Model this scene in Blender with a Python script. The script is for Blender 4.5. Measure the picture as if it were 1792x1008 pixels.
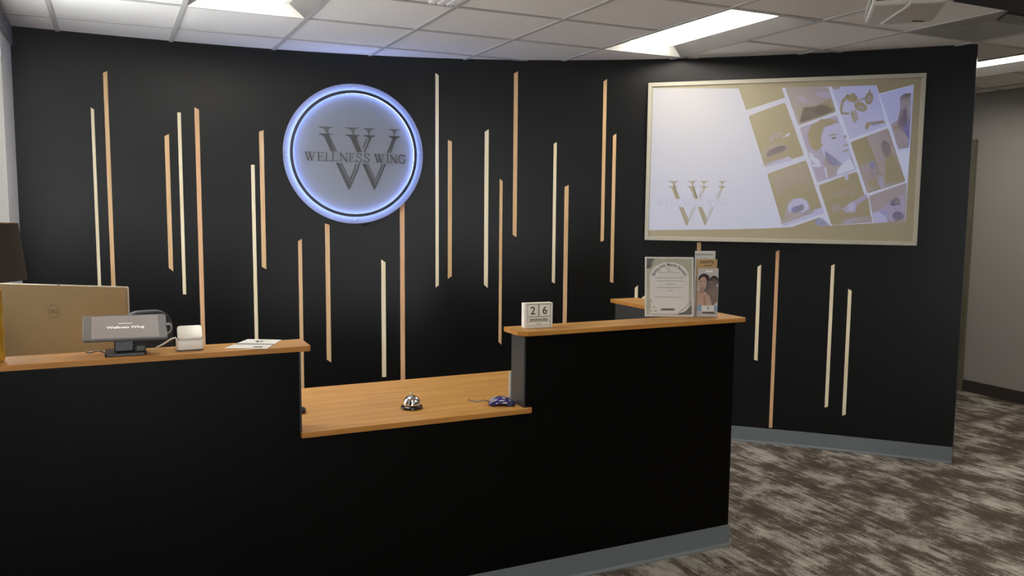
import bpy, bmesh, math, random
from mathutils import Vector, Matrix
random.seed(7)
R = math.radians
SC = bpy.context.scene
for o in list(bpy.data.objects): bpy.data.objects.remove(o)
COL = SC.collection

# ------------------------------------------------------------------ camera
# World axes follow the building (ceiling grid): X along the counter, Y into the room, Z up, metres.
FPX, PITCH, ROLL, YAW, CAMZ = 1456.57, -0.09931, 0.00855, 0.44526, 1.588
CY, SY = math.cos(YAW), math.sin(YAW)
fwd = Vector((SY*math.cos(PITCH), CY*math.cos(PITCH), math.sin(PITCH)))
rgt = Vector((CY, -SY, 0)); upv = rgt.cross(fwd)
cr, sr = math.cos(ROLL), math.sin(ROLL)
rgt, upv = cr*rgt + sr*upv, -sr*rgt + cr*upv
CAM = Vector((0, 0, CAMZ))
cd = bpy.data.cameras.new('camera'); cam = bpy.data.objects.new('camera', cd); COL.objects.link(cam)
cd.sensor_fit = 'HORIZONTAL'; cd.sensor_width = 36.0; cd.lens = 36.0*FPX/1792.0; cd.clip_start = .05; cd.clip_end = 60
cam.matrix_world = Matrix(((rgt.x, upv.x, -fwd.x, 0), (rgt.y, upv.y, -fwd.y, 0), (rgt.z, upv.z, -fwd.z, CAMZ), (0, 0, 0, 1)))
SC.camera = cam

# ------------------------------------------------------------------ light and exposure
LENS_STRENGTH = 14.0          # fluorescent lenses
SKY_STRENGTH = 19.0           # overcast daylight outside the windows
w = bpy.data.worlds.new('overcast'); SC.world = w; w.use_nodes = True
w.node_tree.nodes['Background'].inputs[0].default_value = (.92, .96, 1, 1)
w.node_tree.nodes['Background'].inputs[1].default_value = SKY_STRENGTH
SC.view_settings.view_transform = 'Standard'; SC.view_settings.look = 'None'
SC.view_settings.exposure = 0.0; SC.view_settings.gamma = 1.0; SC.view_settings.use_curve_mapping = False
SC.cycles.use_denoising = True; SC.cycles.max_bounces = 8; SC.cycles.diffuse_bounces = 5
SC.cycles.sample_clamp_indirect = 6.0; SC.cycles.caustics_reflective = False; SC.cycles.caustics_refractive = False

# ------------------------------------------------------------------ measuring helpers (photo pixel -> point on a known surface)
def ray(px, py): return fwd + rgt*((px-896)/FPX) + upv*((504-py)/FPX)
def hitz(px, py, z):
    d = ray(px, py); return CAM + d*((z-CAMZ)/d.z)
def hitv(px, py, v):
    d = ray(px, py); return CAM + d*(v/d.y)
def hitu(px, py, u):
    d = ray(px, py); return CAM + d*(u/d.x)
def hitp(px, py, P, n):
    d = ray(px, py); return CAM + d*((P-CAM).dot(n)/d.dot(n))

# ------------------------------------------------------------------ materials
MATS = {}
def lin(c):
    return tuple(((x/255)/12.92 if x/255 <= .04045 else ((x/255+.055)/1.055)**2.4) for x in c)
def mat(name, col, rough=.6, metal=0, spec=.5, emit=None, estr=0, var=0, vscale=20, bump=0, bscale=200, coat=0):
    if name in MATS: return MATS[name]
    m = bpy.data.materials.new(name); m.use_nodes = True; nt = m.node_tree; b = nt.nodes['Principled BSDF']
    b.inputs['Base Color'].default_value = (*col, 1); b.inputs['Roughness'].default_value = rough
    b.inputs['Metallic'].default_value = metal; b.inputs['Specular IOR Level'].default_value = spec
    b.inputs['Coat Weight'].default_value = coat
    if emit: b.inputs['Emission Color'].default_value = (*emit, 1); b.inputs['Emission Strength'].default_value = estr
    if var or bump:
        tc = nt.nodes.new('ShaderNodeTexCoord')
    if var:
        n = nt.nodes.new('ShaderNodeTexNoise'); n.inputs['Scale'].default_value = vscale; n.inputs['Detail'].default_value = 5
        nt.links.new(tc.outputs['Object'], n.inputs['Vector'])
        mx = nt.nodes.new('ShaderNodeMix'); mx.data_type = 'RGBA'
        mx.inputs[6].default_value = (*[c*(1-var) for c in col], 1); mx.inputs[7].default_value = (*[min(1, c*(1+var)) for c in col], 1)
        nt.links.new(n.outputs['Fac'], mx.inputs[0]); nt.links.new(mx.outputs[2], b.inputs['Base Color'])
    if bump:
        n = nt.nodes.new('ShaderNodeTexNoise'); n.inputs['Scale'].default_value = bscale; n.inputs['Detail'].default_value = 3
        nt.links.new(tc.outputs['Object'], n.inputs['Vector'])
        bp = nt.nodes.new('ShaderNodeBump'); bp.inputs['Strength'].default_value = bump; bp.inputs['Distance'].default_value = .002
        nt.links.new(n.outputs['Fac'], bp.inputs['Height']); nt.links.new(bp.outputs[0], b.inputs['Normal'])
    MATS[name] = m; return m
def woodmat(name, c1, c2, scale, rough=.5, spec=.4):
    """streaky grain; scale = (sx, sy, sz), small along the grain"""
    m = bpy.data.materials.new(name); m.use_nodes = True; nt = m.node_tree; b = nt.nodes['Principled BSDF']
    b.inputs['Roughness'].default_value = rough; b.inputs['Specular IOR Level'].default_value = spec
    tc = nt.nodes.new('ShaderNodeTexCoord'); mp = nt.nodes.new('ShaderNodeMapping'); mp.inputs['Scale'].default_value = scale
    oi = nt.nodes.new('ShaderNodeObjectInfo'); ad = nt.nodes.new('ShaderNodeVectorMath'); ad.operation = 'ADD'
    ml = nt.nodes.new('ShaderNodeMath'); ml.operation = 'MULTIPLY'; ml.inputs[1].default_value = 37
    nt.links.new(oi.outputs['Random'], ml.inputs[0])
    nt.links.new(tc.outputs['Object'], mp.inputs[0]); nt.links.new(mp.outputs[0], ad.inputs[0]); nt.links.new(ml.outputs[0], ad.inputs[1])
    n = nt.nodes.new('ShaderNodeTexNoise'); n.inputs['Scale'].default_value = 1; n.inputs['Detail'].default_value = 6; n.inputs['Roughness'].default_value = .6; n.inputs['Distortion'].default_value = .35
    nt.links.new(ad.outputs[0], n.inputs['Vector'])
    rp = nt.nodes.new('ShaderNodeValToRGB'); rp.color_ramp.elements[0].position = .3; rp.color_ramp.elements[1].position = .72
    rp.color_ramp.elements[0].color = (*c1, 1); rp.color_ramp.elements[1].color = (*c2, 1)
    nt.links.new(n.outputs['Fac'], rp.inputs[0]); nt.links.new(rp.outputs[0], b.inputs['Base Color'])
    bp = nt.nodes.new('ShaderNodeBump'); bp.inputs['Strength'].default_value = .08; bp.inputs['Distance'].default_value = .001
    nt.links.new(n.outputs['Fac'], bp.inputs['Height']); nt.links.new(bp.outputs[0], b.inputs['Normal'])
    MATS[name] = m; return m
def thinmat(name, col, clear, rough=.15):
    """acrylic or glass seen through: part transparent, part surface"""
    m = bpy.data.materials.new(name); m.use_nodes = True; nt = m.node_tree; b = nt.nodes['Principled BSDF']
    b.inputs['Base Color'].default_value = (*col, 1); b.inputs['Roughness'].default_value = rough
    t = nt.nodes.new('ShaderNodeBsdfTransparent'); mx = nt.nodes.new('ShaderNodeMixShader'); mx.inputs[0].default_value = clear
    nt.links.new(b.outputs[0], mx.inputs[1]); nt.links.new(t.outputs[0], mx.inputs[2])
    nt.links.new(mx.outputs[0], nt.nodes['Material Output'].inputs['Surface'])
    MATS[name] = m; return m
def carpetmat():
    m = bpy.data.materials.new('carpet'); m.use_nodes = True; nt = m.node_tree; b = nt.nodes['Principled BSDF']
    b.inputs['Roughness'].default_value = .95; b.inputs['Specular IOR Level'].default_value = .1
    tc = nt.nodes.new('ShaderNodeTexCoord')
    def noise(sc, det, rough, dist=0):
        mp = nt.nodes.new('ShaderNodeMapping'); mp.inputs['Scale'].default_value = sc
        n = nt.nodes.new('ShaderNodeTexNoise'); n.inputs['Scale'].default_value = 1; n.inputs['Detail'].default_value = det
        n.inputs['Roughness'].default_value = rough; n.inputs['Distortion'].default_value = dist
        nt.links.new(tc.outputs['Object'], mp.inputs[0]); nt.links.new(mp.outputs[0], n.inputs['Vector']); return n.outputs['Fac']
    def math_(op, a, c):
        k = nt.nodes.new('ShaderNodeMath'); k.operation = op
        for i, x in enumerate((a, c)):
            if isinstance(x, float): k.inputs[i].default_value = x
            else: nt.links.new(x, k.inputs[i])
        return k.outputs[0]
    a = noise((5.5, 3.6, 1), 7, .68, .15); c = noise((46, 3.0, 1), 5, .7); d = noise((230, 110, 1), 2, .6)
    s = math_('ADD', math_('MULTIPLY', a, .56), math_('ADD', math_('MULTIPLY', c, .30), math_('MULTIPLY', d, .16)))
    rp = nt.nodes.new('ShaderNodeValToRGB'); e = rp.color_ramp.elements
    e[0].position = .455; e[0].color = (.095, .076, .060, 1); e[1].position = .605; e[1].color = (.53, .49, .43, 1)
    x = e.new(.507); x.color = (.15, .124, .103, 1); x = e.new(.528); x.color = (.29, .257, .22, 1)
    nt.links.new(s, rp.inputs[0]); nt.links.new(rp.outputs[0], b.inputs['Base Color'])
    bp = nt.nodes.new('ShaderNodeBump'); bp.inputs['Strength'].default_value = .4; bp.inputs['Distance'].default_value = .003
    nt.links.new(d, bp.inputs['Height']); nt.links.new(bp.outputs[0], b.inputs['Normal'])
    MATS['carpet'] = m; return m

M_WALL = mat('black_wall_paint', (.0034, .0035, .0037), .36, spec=.28, var=.12, vscale=3, bump=.12, bscale=160)
M_COUNTER = mat('black_counter_laminate', (.0014, .0014, .0013), .4, spec=.11, bump=.1, bscale=180)
M_SIDE = mat('charcoal_end_panel', (.035, .034, .033), .45, spec=.5)
M_BASE = mat('grey_vinyl_base', (.145, .168, .178), .5, var=.06, vscale=14)
M_BASE2 = mat('brown_vinyl_base', (.055, .046, .040), .5)
M_HALL = mat('warm_grey_wall_paint', (.40, .375, .345), .8, spec=.2, var=.03, vscale=2, bump=.1)
M_LEFT = mat('white_wall_paint', (.86, .87, .85), .7, spec=.3, bump=.08)
M_TILE = mat('ceiling_tile_board', (.86, .84, .80), .9, spec=.1, var=.03, vscale=60, bump=.35, bscale=120)
M_RAIL = mat('ceiling_rail_paint', (.50, .49, .47), .6)
M_WHITE = mat('white_enamel', (.78, .77, .74), .45)
M_LENS = mat('lit_lens', (.9, .9, .9), .4, emit=(1, .945, .84), estr=LENS_STRENGTH)
M_LEDGE = woodmat('ledge_wood', (.40, .19, .045), (.58, .31, .085), (3, 26, 26), .42, .3)
M_EDGE = woodmat('ledge_edge_band', (.38, .15, .03), (.50, .23, .05), (3, 26, 26), .45, .3)
M_PALE = woodmat('pale_pine', (.80, .675, .43), (.92, .84, .62), (90, 90, 4), .6, .15)
M_TAN = woodmat('tan_wood', (.60, .375, .185), (.76, .53, .30), (90, 90, 4), .6, .15)
M_RED = woodmat('reddish_wood', (.62, .345, .18), (.76, .48, .28), (90, 90, 4), .6, .15)
M_BLACK = mat('black_plastic', (.012, .012, .013), .35)
M_DGREY = mat('dark_grey_plastic', (.05, .05, .053), .45)
M_CHROME = mat('polished_chrome', (.80, .79, .76), .12, metal=1)
M_PAPER = mat('white_paper', (.78, .77, .73), .8, spec=.2)
M_CLEAR = thinmat('clear_acrylic', (.85, .87, .87), .93, .1)
M_GLASS = thinmat('window_glass', (.8, .85, .85), .9, .05)
M_DISC = thinmat('frosted_acrylic', (.25, .27, .33), .22, .35)
M_LED = mat('blue_white_led', (.2, .25, .4), .5, emit=(.30, .42, 1.0), estr=15.0)
M_LETTER = mat('dark_letter', (.030, .030, .036), .35)
M_LETTER2 = mat('mid_letter', (.075, .076, .088), .35)
carpetmat()

# ------------------------------------------------------------------ mesh helpers
class MB:
    def __init__(s): s.v = []; s.f = []; s.m = []
    def add(s, vs, fs, mi=0):
        k = len(s.v); s.v += [tuple(v) for v in vs]; s.f += [tuple(i+k for i in f) for f in fs]; s.m += [mi]*len(fs); return s
    def box(s, x0, x1, y0, y1, z0, z1, mi=0):
        return s.add([(x0,y0,z0),(x1,y0,z0),(x1,y1,z0),(x0,y1,z0),(x0,y0,z1),(x1,y0,z1),(x1,y1,z1),(x0,y1,z1)],
                     [(0,3,2,1),(4,5,6,7),(0,1,5,4),(1,2,6,5),(2,3,7,6),(3,0,4,7)], mi)
    def prism(s, poly, a, b, axis='z', mi=0):
        """poly counter-clockwise seen from +axis; axis z: (x,y); axis y: (x,z); axis x: (y,z)"""
        n = len(poly)
        def P(p, h): return (p[0],p[1],h) if axis == 'z' else ((p[0],h,p[1]) if axis == 'y' else (h,p[0],p[1]))
        vs = [P(p, a) for p in poly]+[P(p, b) for p in poly]
        return s.add(vs, [tuple(range(n))[::-1], tuple(range(n, 2*n))]+[(i,(i+1)%n,n+(i+1)%n,n+i) for i in range(n)], mi)
    def flat(s, poly, y=0, mi=0):
        """flat print facing -y, poly in (x,z)"""
        n = len(poly)
        return s.add([(p[0], y, p[1]) for p in poly], [tuple(range(n))], mi)
    def lathe(s, prof, n=32, mi=0, c=(0,0,0), rf=None):
        vs = []; fs = []
        for j, (r, z) in enumerate(prof):
            for i in range(n):
                a = 2*math.pi*i/n; rr = r*(rf(a, z) if rf else 1); vs.append((c[0]+rr*math.cos(a), c[1]+rr*math.sin(a), c[2]+z))
        for j in range(len(prof)-1):
            for i in range(n): fs.append((j*n+i, j*n+(i+1)%n, (j+1)*n+(i+1)%n, (j+1)*n+i))
        fs.append(tuple(range(n))[::-1]); k = (len(prof)-1)*n; fs.append(tuple(range(k, k+n)))
        return s.add(vs, fs, mi)
    def tube(s, pts, r, n=8, mi=0):
        pts = [Vector(p) for p in pts]; vs = []; fs = []
        if len(pts) > 3:      # smooth run of a cable
            e = [pts[0]*2-pts[1]]+pts+[pts[-1]*2-pts[-2]]; out = []
            for i in range(1, len(e)-2):
                for k in range(5):
                    t = k/5; a, b, c, d = e[i-1:i+3]
                    out.append(.5*((2*b)+(c-a)*t+(2*a-5*b+4*c-d)*t*t+(3*b-a-3*c+d)*t**3))
            pts = out+[pts[-1]]
        for i, p in enumerate(pts):
            d = (pts[min(i+1,len(pts)-1)]-pts[max(i-1,0)]).normalized()
            a = d.cross(Vector((0,0,1)));
            if a.length < 1e-3: a = d.cross(Vector((1,0,0)))
            a.normalize(); b = d.cross(a)
            for k in range(n):
                t = 2*math.pi*k/n; vs.append(p+a*(r*math.cos(t))+b*(r*math.sin(t)))
        for i in range(len(pts)-1):
            for k in range(n): fs.append((i*n+k, i*n+(k+1)%n, (i+1)*n+(k+1)%n, (i+1)*n+k))
        fs.append(tuple(range(n))); fs.append(tuple(range((len(pts)-1)*n, len(pts)*n))[::-1])
        return s.add(vs, fs, mi)
    def mesh(s, name, mats, smooth=False, bevel=0, segs=2):
        me = bpy.data.meshes.new(name); me.from_pydata(s.v, [], s.f)
        for m in (mats if isinstance(mats, (list, tuple)) else [mats]): me.materials.append(m)
        me.polygons.foreach_set('material_index', s.m)
        bm = bmesh.new(); bm.from_mesh(me)
        if bevel: bmesh.ops.bevel(bm, geom=list(bm.edges), offset=bevel, segments=segs, profile=.5, affect='EDGES', clamp_overlap=True)
        bmesh.ops.recalc_face_normals(bm, faces=bm.faces) if not getattr(s, 'keep', False) else None
        bm.to_mesh(me); bm.free()
        if smooth:
            me.polygons.foreach_set('use_smooth', [True]*len(me.polygons))
            try: me.set_sharp_from_angle(angle=R(38))
            except Exception: pass
        me.update(); return me
    def build(s, name, mats, parent=None, smooth=False, bevel=0, segs=2, M=None):
        o = bpy.data.objects.new(name, s.mesh(name, mats, smooth, bevel, segs)); COL.objects.link(o)
        if parent: o.parent = parent
        if M is not None: o.matrix_local = M
        return o
def tag(o, label, cat, group=None):
    o['label'] = label; o['category'] = cat
    if group: o['group'] = group
    return o
def struct(o): o['kind'] = 'structure'; return o
def thing(name, label, cat, loc=(0,0,0), rz=0, group=None, M=None):
    o = bpy.data.objects.new(name, None); COL.objects.link(o); o.empty_display_size = .05
    o.matrix_world = M if M is not None else Matrix.Translation(loc) @ Matrix.Rotation(rz, 4, 'Z')
    return tag(o, label, cat, group)
def frame(O, X, Zup):
    X = X.normalized(); Y = Zup.cross(X).normalized(); Z2 = X.cross(Y)
    return Matrix(((X.x,Y.x,Z2.x,O.x),(X.y,Y.y,Z2.y,O.y),(X.z,Y.z,Z2.z,O.z),(0,0,0,1)))
def text_pts(body, size, bold=0):
    """built-in sans lettering as triangles in (x, z), centred on x"""
    cu = bpy.data.curves.new('lettering', 'FONT'); cu.body = body; cu.size = size; cu.align_x = 'CENTER'; cu.resolution_u = 3; cu.offset = bold
    ob = bpy.data.objects.new('lettering', cu); COL.objects.link(ob)
    bpy.context.view_layer.update()
    me = bpy.data.meshes.new_from_object(ob)
    vs = [(v.co.x, v.co.y) for v in me.vertices]; fs = [tuple(p.vertices) for p in me.polygons]
    bpy.data.objects.remove(ob); bpy.data.curves.remove(cu); bpy.data.meshes.remove(me)
    return vs, fs
def add_text(mb, body, size, x, z, y, mi=0, sx=1, bold=0, fn=None):
    vs, fs = text_pts(body, size, bold)
    mb.add([(fn(a*sx, b) if fn else (x+a*sx, y, z+b)) for a, b in vs], fs, mi)
def ribbon(pts, wd):
    """quads for a stroke through 2-D points"""
    out = []
    for i in range(len(pts)-1):
        a, b = Vector(pts[i]), Vector(pts[i+1]); d = (b-a).normalized(); n = Vector((-d.y, d.x))*(wd/2); e = d*(wd*.12)
        out.append([tuple(a-n-e), tuple(b-n+e), tuple(b+n+e), tuple(a+n-e)])
    return out
def serif_letter(ch):
    """strokes of a light serif capital, height 1; returns (width, quads)"""
    T, t, s = .115, .05, .045; q = []
    def se(x0, x1, z): q.extend(ribbon([(x0, z), (x1, z)], s))
    if ch == 'W':
        q += ribbon([(.14,.98),(.45,.0)], T)+ribbon([(.45,0),(.72,.9)], t)+ribbon([(.58,.98),(.90,0)], T)+ribbon([(.90,0),(1.20,.98)], t)
        se(0,.30,.98); se(.46,.78,.98); se(1.08,1.32,.98); return 1.32, q
    if ch == 'E':
        q += ribbon([(.17,0),(.17,1)], T*.9); se(.02,.68,.98); se(.02,.72,.02); se(.17,.55,.53)
        q += ribbon([(.67,.98),(.66,.80)], s)+ribbon([(.72,.02),(.75,.22)], s)+ribbon([(.55,.45),(.55,.61)], s); return .76, q
    if ch == 'L':
        q += ribbon([(.17,0),(.17,1)], T*.9); se(.02,.34,.98); se(.02,.66,.02); q += ribbon([(.66,.02),(.70,.24)], s); return .70, q
    if ch == 'N':
        q += ribbon([(.16,0),(.16,.98)], t)+ribbon([(.12,.98),(.86,.0)], T)+ribbon([(.86,0),(.86,.98)], t)
        se(.0,.2,.98); se(.03,.30,.02); se(.72,1.0,.98); return 1.0, q
    if ch == 'I':
        q += ribbon([(.17,0),(.17,1)], T*.9); se(.02,.32,.98); se(.02,.32,.02); return .34, q
    if ch == 'S':
        p = [(.56,.80),(.52,.92),(.40,.99),(.26,.99),(.13,.92),(.09,.78),(.14,.65),(.30,.55),(.46,.45),(.57,.33),(.56,.17),(.46,.05),(.32,.01),(.17,.04),(.08,.13),(.05,.26)]
        q += ribbon(p, T*.75); q += ribbon([(.57,.72),(.57,.99)], s)+ribbon([(.05,.0),(.05,.28)], s); return .64, q
    if ch == 'G':
        p = [(.84,.80),(.74,.92),(.58,.99),(.42,.99),(.24,.91),(.12,.74),(.08,.5),(.13,.26),(.26,.08),(.44,.01),(.62,.02),(.78,.10),(.82,.14)]
        q += ribbon(p, T*.75); q += ribbon([(.82,.03),(.82,.42)], T*.8); se(.64,.96,.43); q += ribbon([(.85,.74),(.85,.99)], s); return .98, q
    return .4, q
def tri_fan_ok(poly): return poly

# ------------------------------------------------------------------ building frame numbers
U0, V0, G = -.2582, 5.7961, .6096
HC = 2.565                                    # ceiling height
def BU(i): return U0+G*i
def AV(j): return V0-G*j
ULEFT, URIGHT, VREAR, VFAR = -.494, 6.68, -3.6, 7.2
# curved wall: radius about a centre, slightly flatter on the flanks
WC = Vector((.4207, .4948))
WTAB = [(-.492,5.575),(-.2538,5.5718),(.351,5.593),(.962,5.584),(1.582,5.520),(2.200,5.336),(2.432,5.249),(2.837,5.043),(3.152,4.823),(3.426,4.625),(3.765,4.348),(3.969,4.202),(4.179,3.975),(4.461,3.691),(4.674,3.391)]
_ph = [math.atan2(p[1]-WC.y, p[0]-WC.x) for p in WTAB]; _rr = [(Vector(p)-WC).length for p in WTAB]
def _fit():
    n = 5; A = [[0]*(n+1) for _ in range(n)]
    for a, r in zip(_ph, _rr):
        b = [((a-1.35)**k) for k in range(n)]
        for i in range(n):
            for j in range(n): A[i][j] += b[i]*b[j]
            A[i][n] += b[i]*r
    for i in range(n):
        p = max(range(i, n), key=lambda k: abs(A[k][i])); A[i], A[p] = A[p], A[i]
        for k in range(n):
            if k != i:
                q = A[k][i]/A[i][i]
                for j in range(i, n+1): A[k][j] -= q*A[i][j]
    return [A[i][n]/A[i][i] for i in range(n)]
WCO = _fit()
def wr(ph): return sum(c*(ph-1.35)**k for k, c in enumerate(WCO))
def wpt(ph, off=0):
    """point on the curved wall, off metres into the room"""
    r = wr(ph)-off; return Vector((WC.x+r*math.cos(ph), WC.y+r*math.sin(ph)))
PH0, PH1 = max(_ph)+.012, min(_ph)
def hitwall(px, py):
    d = ray(px, py); lo, hi = 2.0, 9.0
    for _ in range(50):
        t = (lo+hi)/2; P = CAM+d*t; q = Vector((P.x, P.y))-WC
        if q.length < wr(math.atan2(q.y, q.x)): lo = t
        else: hi = t
    return P, math.atan2(q.y, q.x)
def wall_frame(ph, z, off=0):
    """x to the right along the wall, y into the wall, z up"""
    a, b = wpt(ph+.004, off), wpt(ph-.004, off); X = Vector((b.x-a.x, b.y-a.y, 0)); c = wpt(ph, off)
    return frame(Vector((c.x, c.y, z)), X, Vector((0,0,1)))

# ------------------------------------------------------------------ the setting
mb = MB(); mb.box(ULEFT-.3, URIGHT+.2, VREAR-.2, VFAR+.2, -.1, 0); fl = struct(mb.build('floor', MATS['carpet']))

# curved black wall
mb = MB(); N = 72; ps = []
phs = [PH0+(PH1-PH0)*i/N for i in range(N+1)]
inner = [wpt(a) for a in phs]; outer = [wpt(a, -.125) for a in phs]
poly = [(p.x, p.y) for p in inner]+[(p.x, p.y) for p in outer[::-1]]
vs = []; fs = []
for z in (0, HC+.03):
    for p in inner: vs.append((p.x, p.y, z))
    for p in outer: vs.append((p.x, p.y, z))
n = N+1
for i in range(N):
    fs += [(i, i+1, 2*n+i+1, 2*n+i), (n+i+1, n+i, 3*n+i, 3*n+i+1), (2*n+i, 2*n+i+1, 3*n+i+1, 3*n+i), (i+1, i, n+i, n+i+1)]
fs += [(0, n, 3*n, 2*n), (n-1, 3*n-1, 4*n-1, 2*n-1)]
mb.add(vs, fs); struct(mb.build('wall_back', M_WALL, smooth=True))
# vinyl base along the curved wall: upright with a small toe
mb = MB(); prof = [(0, .0), (.013, .0), (.013, .004), (.006, .014), (.005, .100), (0, .102)]
vs = []; fs = []; k = len(prof)
for a in phs:
    for (o, z) in prof: q = wpt(a, o); vs.append((q.x, q.y, z))
for i in range(N):
    for j in range(k): fs.append((i*k+j, i*k+(j+1)%k, (i+1)*k+(j+1)%k, (i+1)*k+j))
fs += [tuple(range(k)), tuple(range(N*k, N*k+k))[::-1]]
mb.add(vs, fs); struct(mb.build('baseboard_back', M_BASE))

# left wall with its windows
WZ0, WZ1 = .80, 2.45
WINS = [(1.9, 3.72), (3.90, 5.06)]
mb = MB(); T0 = ULEFT-.16
mb.box(T0, ULEFT, VREAR, VFAR, 0, WZ0); mb.box(T0, ULEFT, VREAR, VFAR, WZ1, HC+.03)
edges = [VREAR]+[e for wv in WINS for e in wv]+[VFAR]
for i in range(0, len(edges), 2): mb.box(T0, ULEFT, edges[i], edges[i+1], WZ0, WZ1)
struct(mb.build('wall_left', M_LEFT))
mb = MB(); mb.box(ULEFT, ULEFT+.015, VREAR, 1.75, 0, HC); struct(mb.build('unseen_dark_panel', M_WALL))     # unseen black panel added beside the camera to keep the wall's reflection dark
mb = MB(); mb.box(ULEFT, ULEFT+.012, VREAR, 5.54, WZ1+.01, HC-.004); struct(mb.build('trim_1', mat('grey_header_paint', (.30, .31, .31), .6)))
for i, (a, b) in enumerate(WINS):
    wn = bpy.data.objects.new('window_%d' % (i+1), None); COL.objects.link(wn); struct(wn)
    x = T0+.05
    mf = MB(); mf.box(x-.03, x+.03, a, a+.05, WZ0, WZ1); mf.box(x-.03, x+.03, b-.05, b, WZ0, WZ1)
    mf.box(x-.03, x+.03, a+.05, b-.05, WZ0, WZ0+.05); mf.box(x-.03, x+.03, a+.05, b-.05, WZ1-.05, WZ1)
    c = (a+b)/2; mf.box(x-.03, x+.03, c-.025, c+.025, WZ0+.05, WZ1-.05); mf.build('window_frame', M_WHITE, wn)
    for (p, q) in ((a+.05, c-.025), (c+.025, b-.05)):
        g = MB(); g.box(x-.003, x+.003, p, q, WZ0+.05, WZ1-.05); g.build('pane', M_GLASS, wn)
    s = MB(); s.box(T0+.08, ULEFT+.03, a-.02, b+.02, WZ0-.025, WZ0+.002); s.build('window_sill', M_WHITE, wn)
# vertical blind gathered at the far jamb of the nearest window
sm = MB(); sm.box(-.042, .042, -.0012, .0012, -1.63, -.05); 
_bm = mat('blind_vinyl', (.80, .82, .84), .6); _nt = _bm.node_tree; _t = _nt.nodes.new('ShaderNodeBsdfTranslucent'); _t.inputs[0].default_value = (.8, .82, .84, 1)
_x = _nt.nodes.new('ShaderNodeMixShader'); _x.inputs[0].default_value = .02; _nt.links.new(_nt.nodes['Principled BSDF'].outputs[0], _x.inputs[1]); _nt.links.new(_t.outputs[0], _x.inputs[2]); _nt.links.new(_x.outputs[0], _nt.nodes['Material Output'].inputs['Surface'])
sme = sm.mesh('blind_slat', _bm)
for (a, b, n, ang, lab) in ((1.92, 3.70, 39, -78, 'white vertical blind closed across the window beside the lamp'), (3.92, 5.04, 10, -74, 'white vertical blind drawn aside at the window next to the black wall')):
    bl = thing('vertical_blind', lab, 'blind', (ULEFT-.066, b, WZ1))
    m = MB(); m.box(-.02, .02, a-b, 0, -.045, -.004); m.build('headrail', M_WHITE, bl, bevel=.004)
    for k in range(n):
        o = bpy.data.objects.new('blind_slat', sme); COL.objects.link(o); o.parent = bl
        o.matrix_local = Matrix.Translation((0, -.03-.045*k, 0)) @ Matrix.Rotation(R(ang), 4, 'Z')

# hall wall on the right, closing walls
DV0, DV1 = 4.84, 5.75
mb = MB(); mb.box(URIGHT, URIGHT+.12, VREAR, DV0, 0, HC+.03); mb.box(URIGHT, URIGHT+.12, DV1, VFAR, 0, HC+.03); mb.box(URIGHT, URIGHT+.12, DV0, DV1, 2.13, HC+.03)
struct(mb.build('wall_right', M_HALL))
mb = MB(); mb.box(URIGHT-.007, URIGHT, VREAR, DV0-.06, 0, .10); mb.box(URIGHT-.016, URIGHT-.007, VREAR, DV0-.06, 0, .006); struct(mb.build('baseboard_right', M_BASE2))
mb = MB(); mb.box(T0, URIGHT+.12, VFAR, VFAR+.12, 0, HC+.03); struct(mb.build('wall_far', M_HALL))
RG0, RG1, RGZ = -.40, .5, 2.40      # unseen glazing added behind the camera, sized for its sheen on the black wall
mb = MB(); mb.box(T0, RG0, VREAR-.12, VREAR, 0, HC+.03); mb.box(RG1, URIGHT+.12, VREAR-.12, VREAR, 0, HC+.03); mb.box(RG0, RG1, VREAR-.12, VREAR, RGZ, HC+.03); struct(mb.build('wall_rear', M_HALL))
en = bpy.data.objects.new('added_glazing', None); COL.objects.link(en); struct(en)
for (a, b) in ((RG0, RG0+.05), ((RG0+RG1)/2-.03, (RG0+RG1)/2+.03), (RG1-.05, RG1)):
    MB().box(a, b, VREAR-.09, VREAR-.03, 0, RGZ).build('mullion', M_DGREY, en)
for (a, b) in ((RG0+.05, (RG0+RG1)/2-.03), ((RG0+RG1)/2+.03, RG1-.05)):
    MB().box(a, b, VREAR-.09, VREAR-.03, RGZ-.05, RGZ).build('rail', M_DGREY, en); MB().box(a, b, VREAR-.09, VREAR-.03, 0, .12).build('rail', M_DGREY, en)
    MB().box(a, b, VREAR-.063, VREAR-.057, .12, RGZ-.05).build('pane', M_GLASS, en)
dr = bpy.data.objects.new('door_1', None); COL.objects.link(dr); struct(dr)
M_JAMB = mat('olive_door_frame', (.16, .15, .10), .45)
m = MB(); m.box(URIGHT-.025, URIGHT+.10, DV0-.055, DV0+.01, 0, 2.18); m.box(URIGHT-.025, URIGHT+.10, DV1-.01, DV1+.055, 0, 2.18); m.box(URIGHT-.025, URIGHT+.10, DV0+.01, DV1-.01, 2.12, 2.18); m.build('door_frame', M_JAMB, dr)
m = MB(); m.box(URIGHT+.03, URIGHT+.07, DV0+.012, DV1-.012, .01, 2.118); m.build('door_leaf', mat('door_wood', (.20, .12, .07), .5), dr)
m = MB(); m.tube([(URIGHT+.03, DV0+.09, 1.0), (URIGHT-.02, DV0+.09, 1.0), (URIGHT-.02, DV0+.20, 1.0)], .009); m.build('door_handle', M_CHROME, dr)

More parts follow.
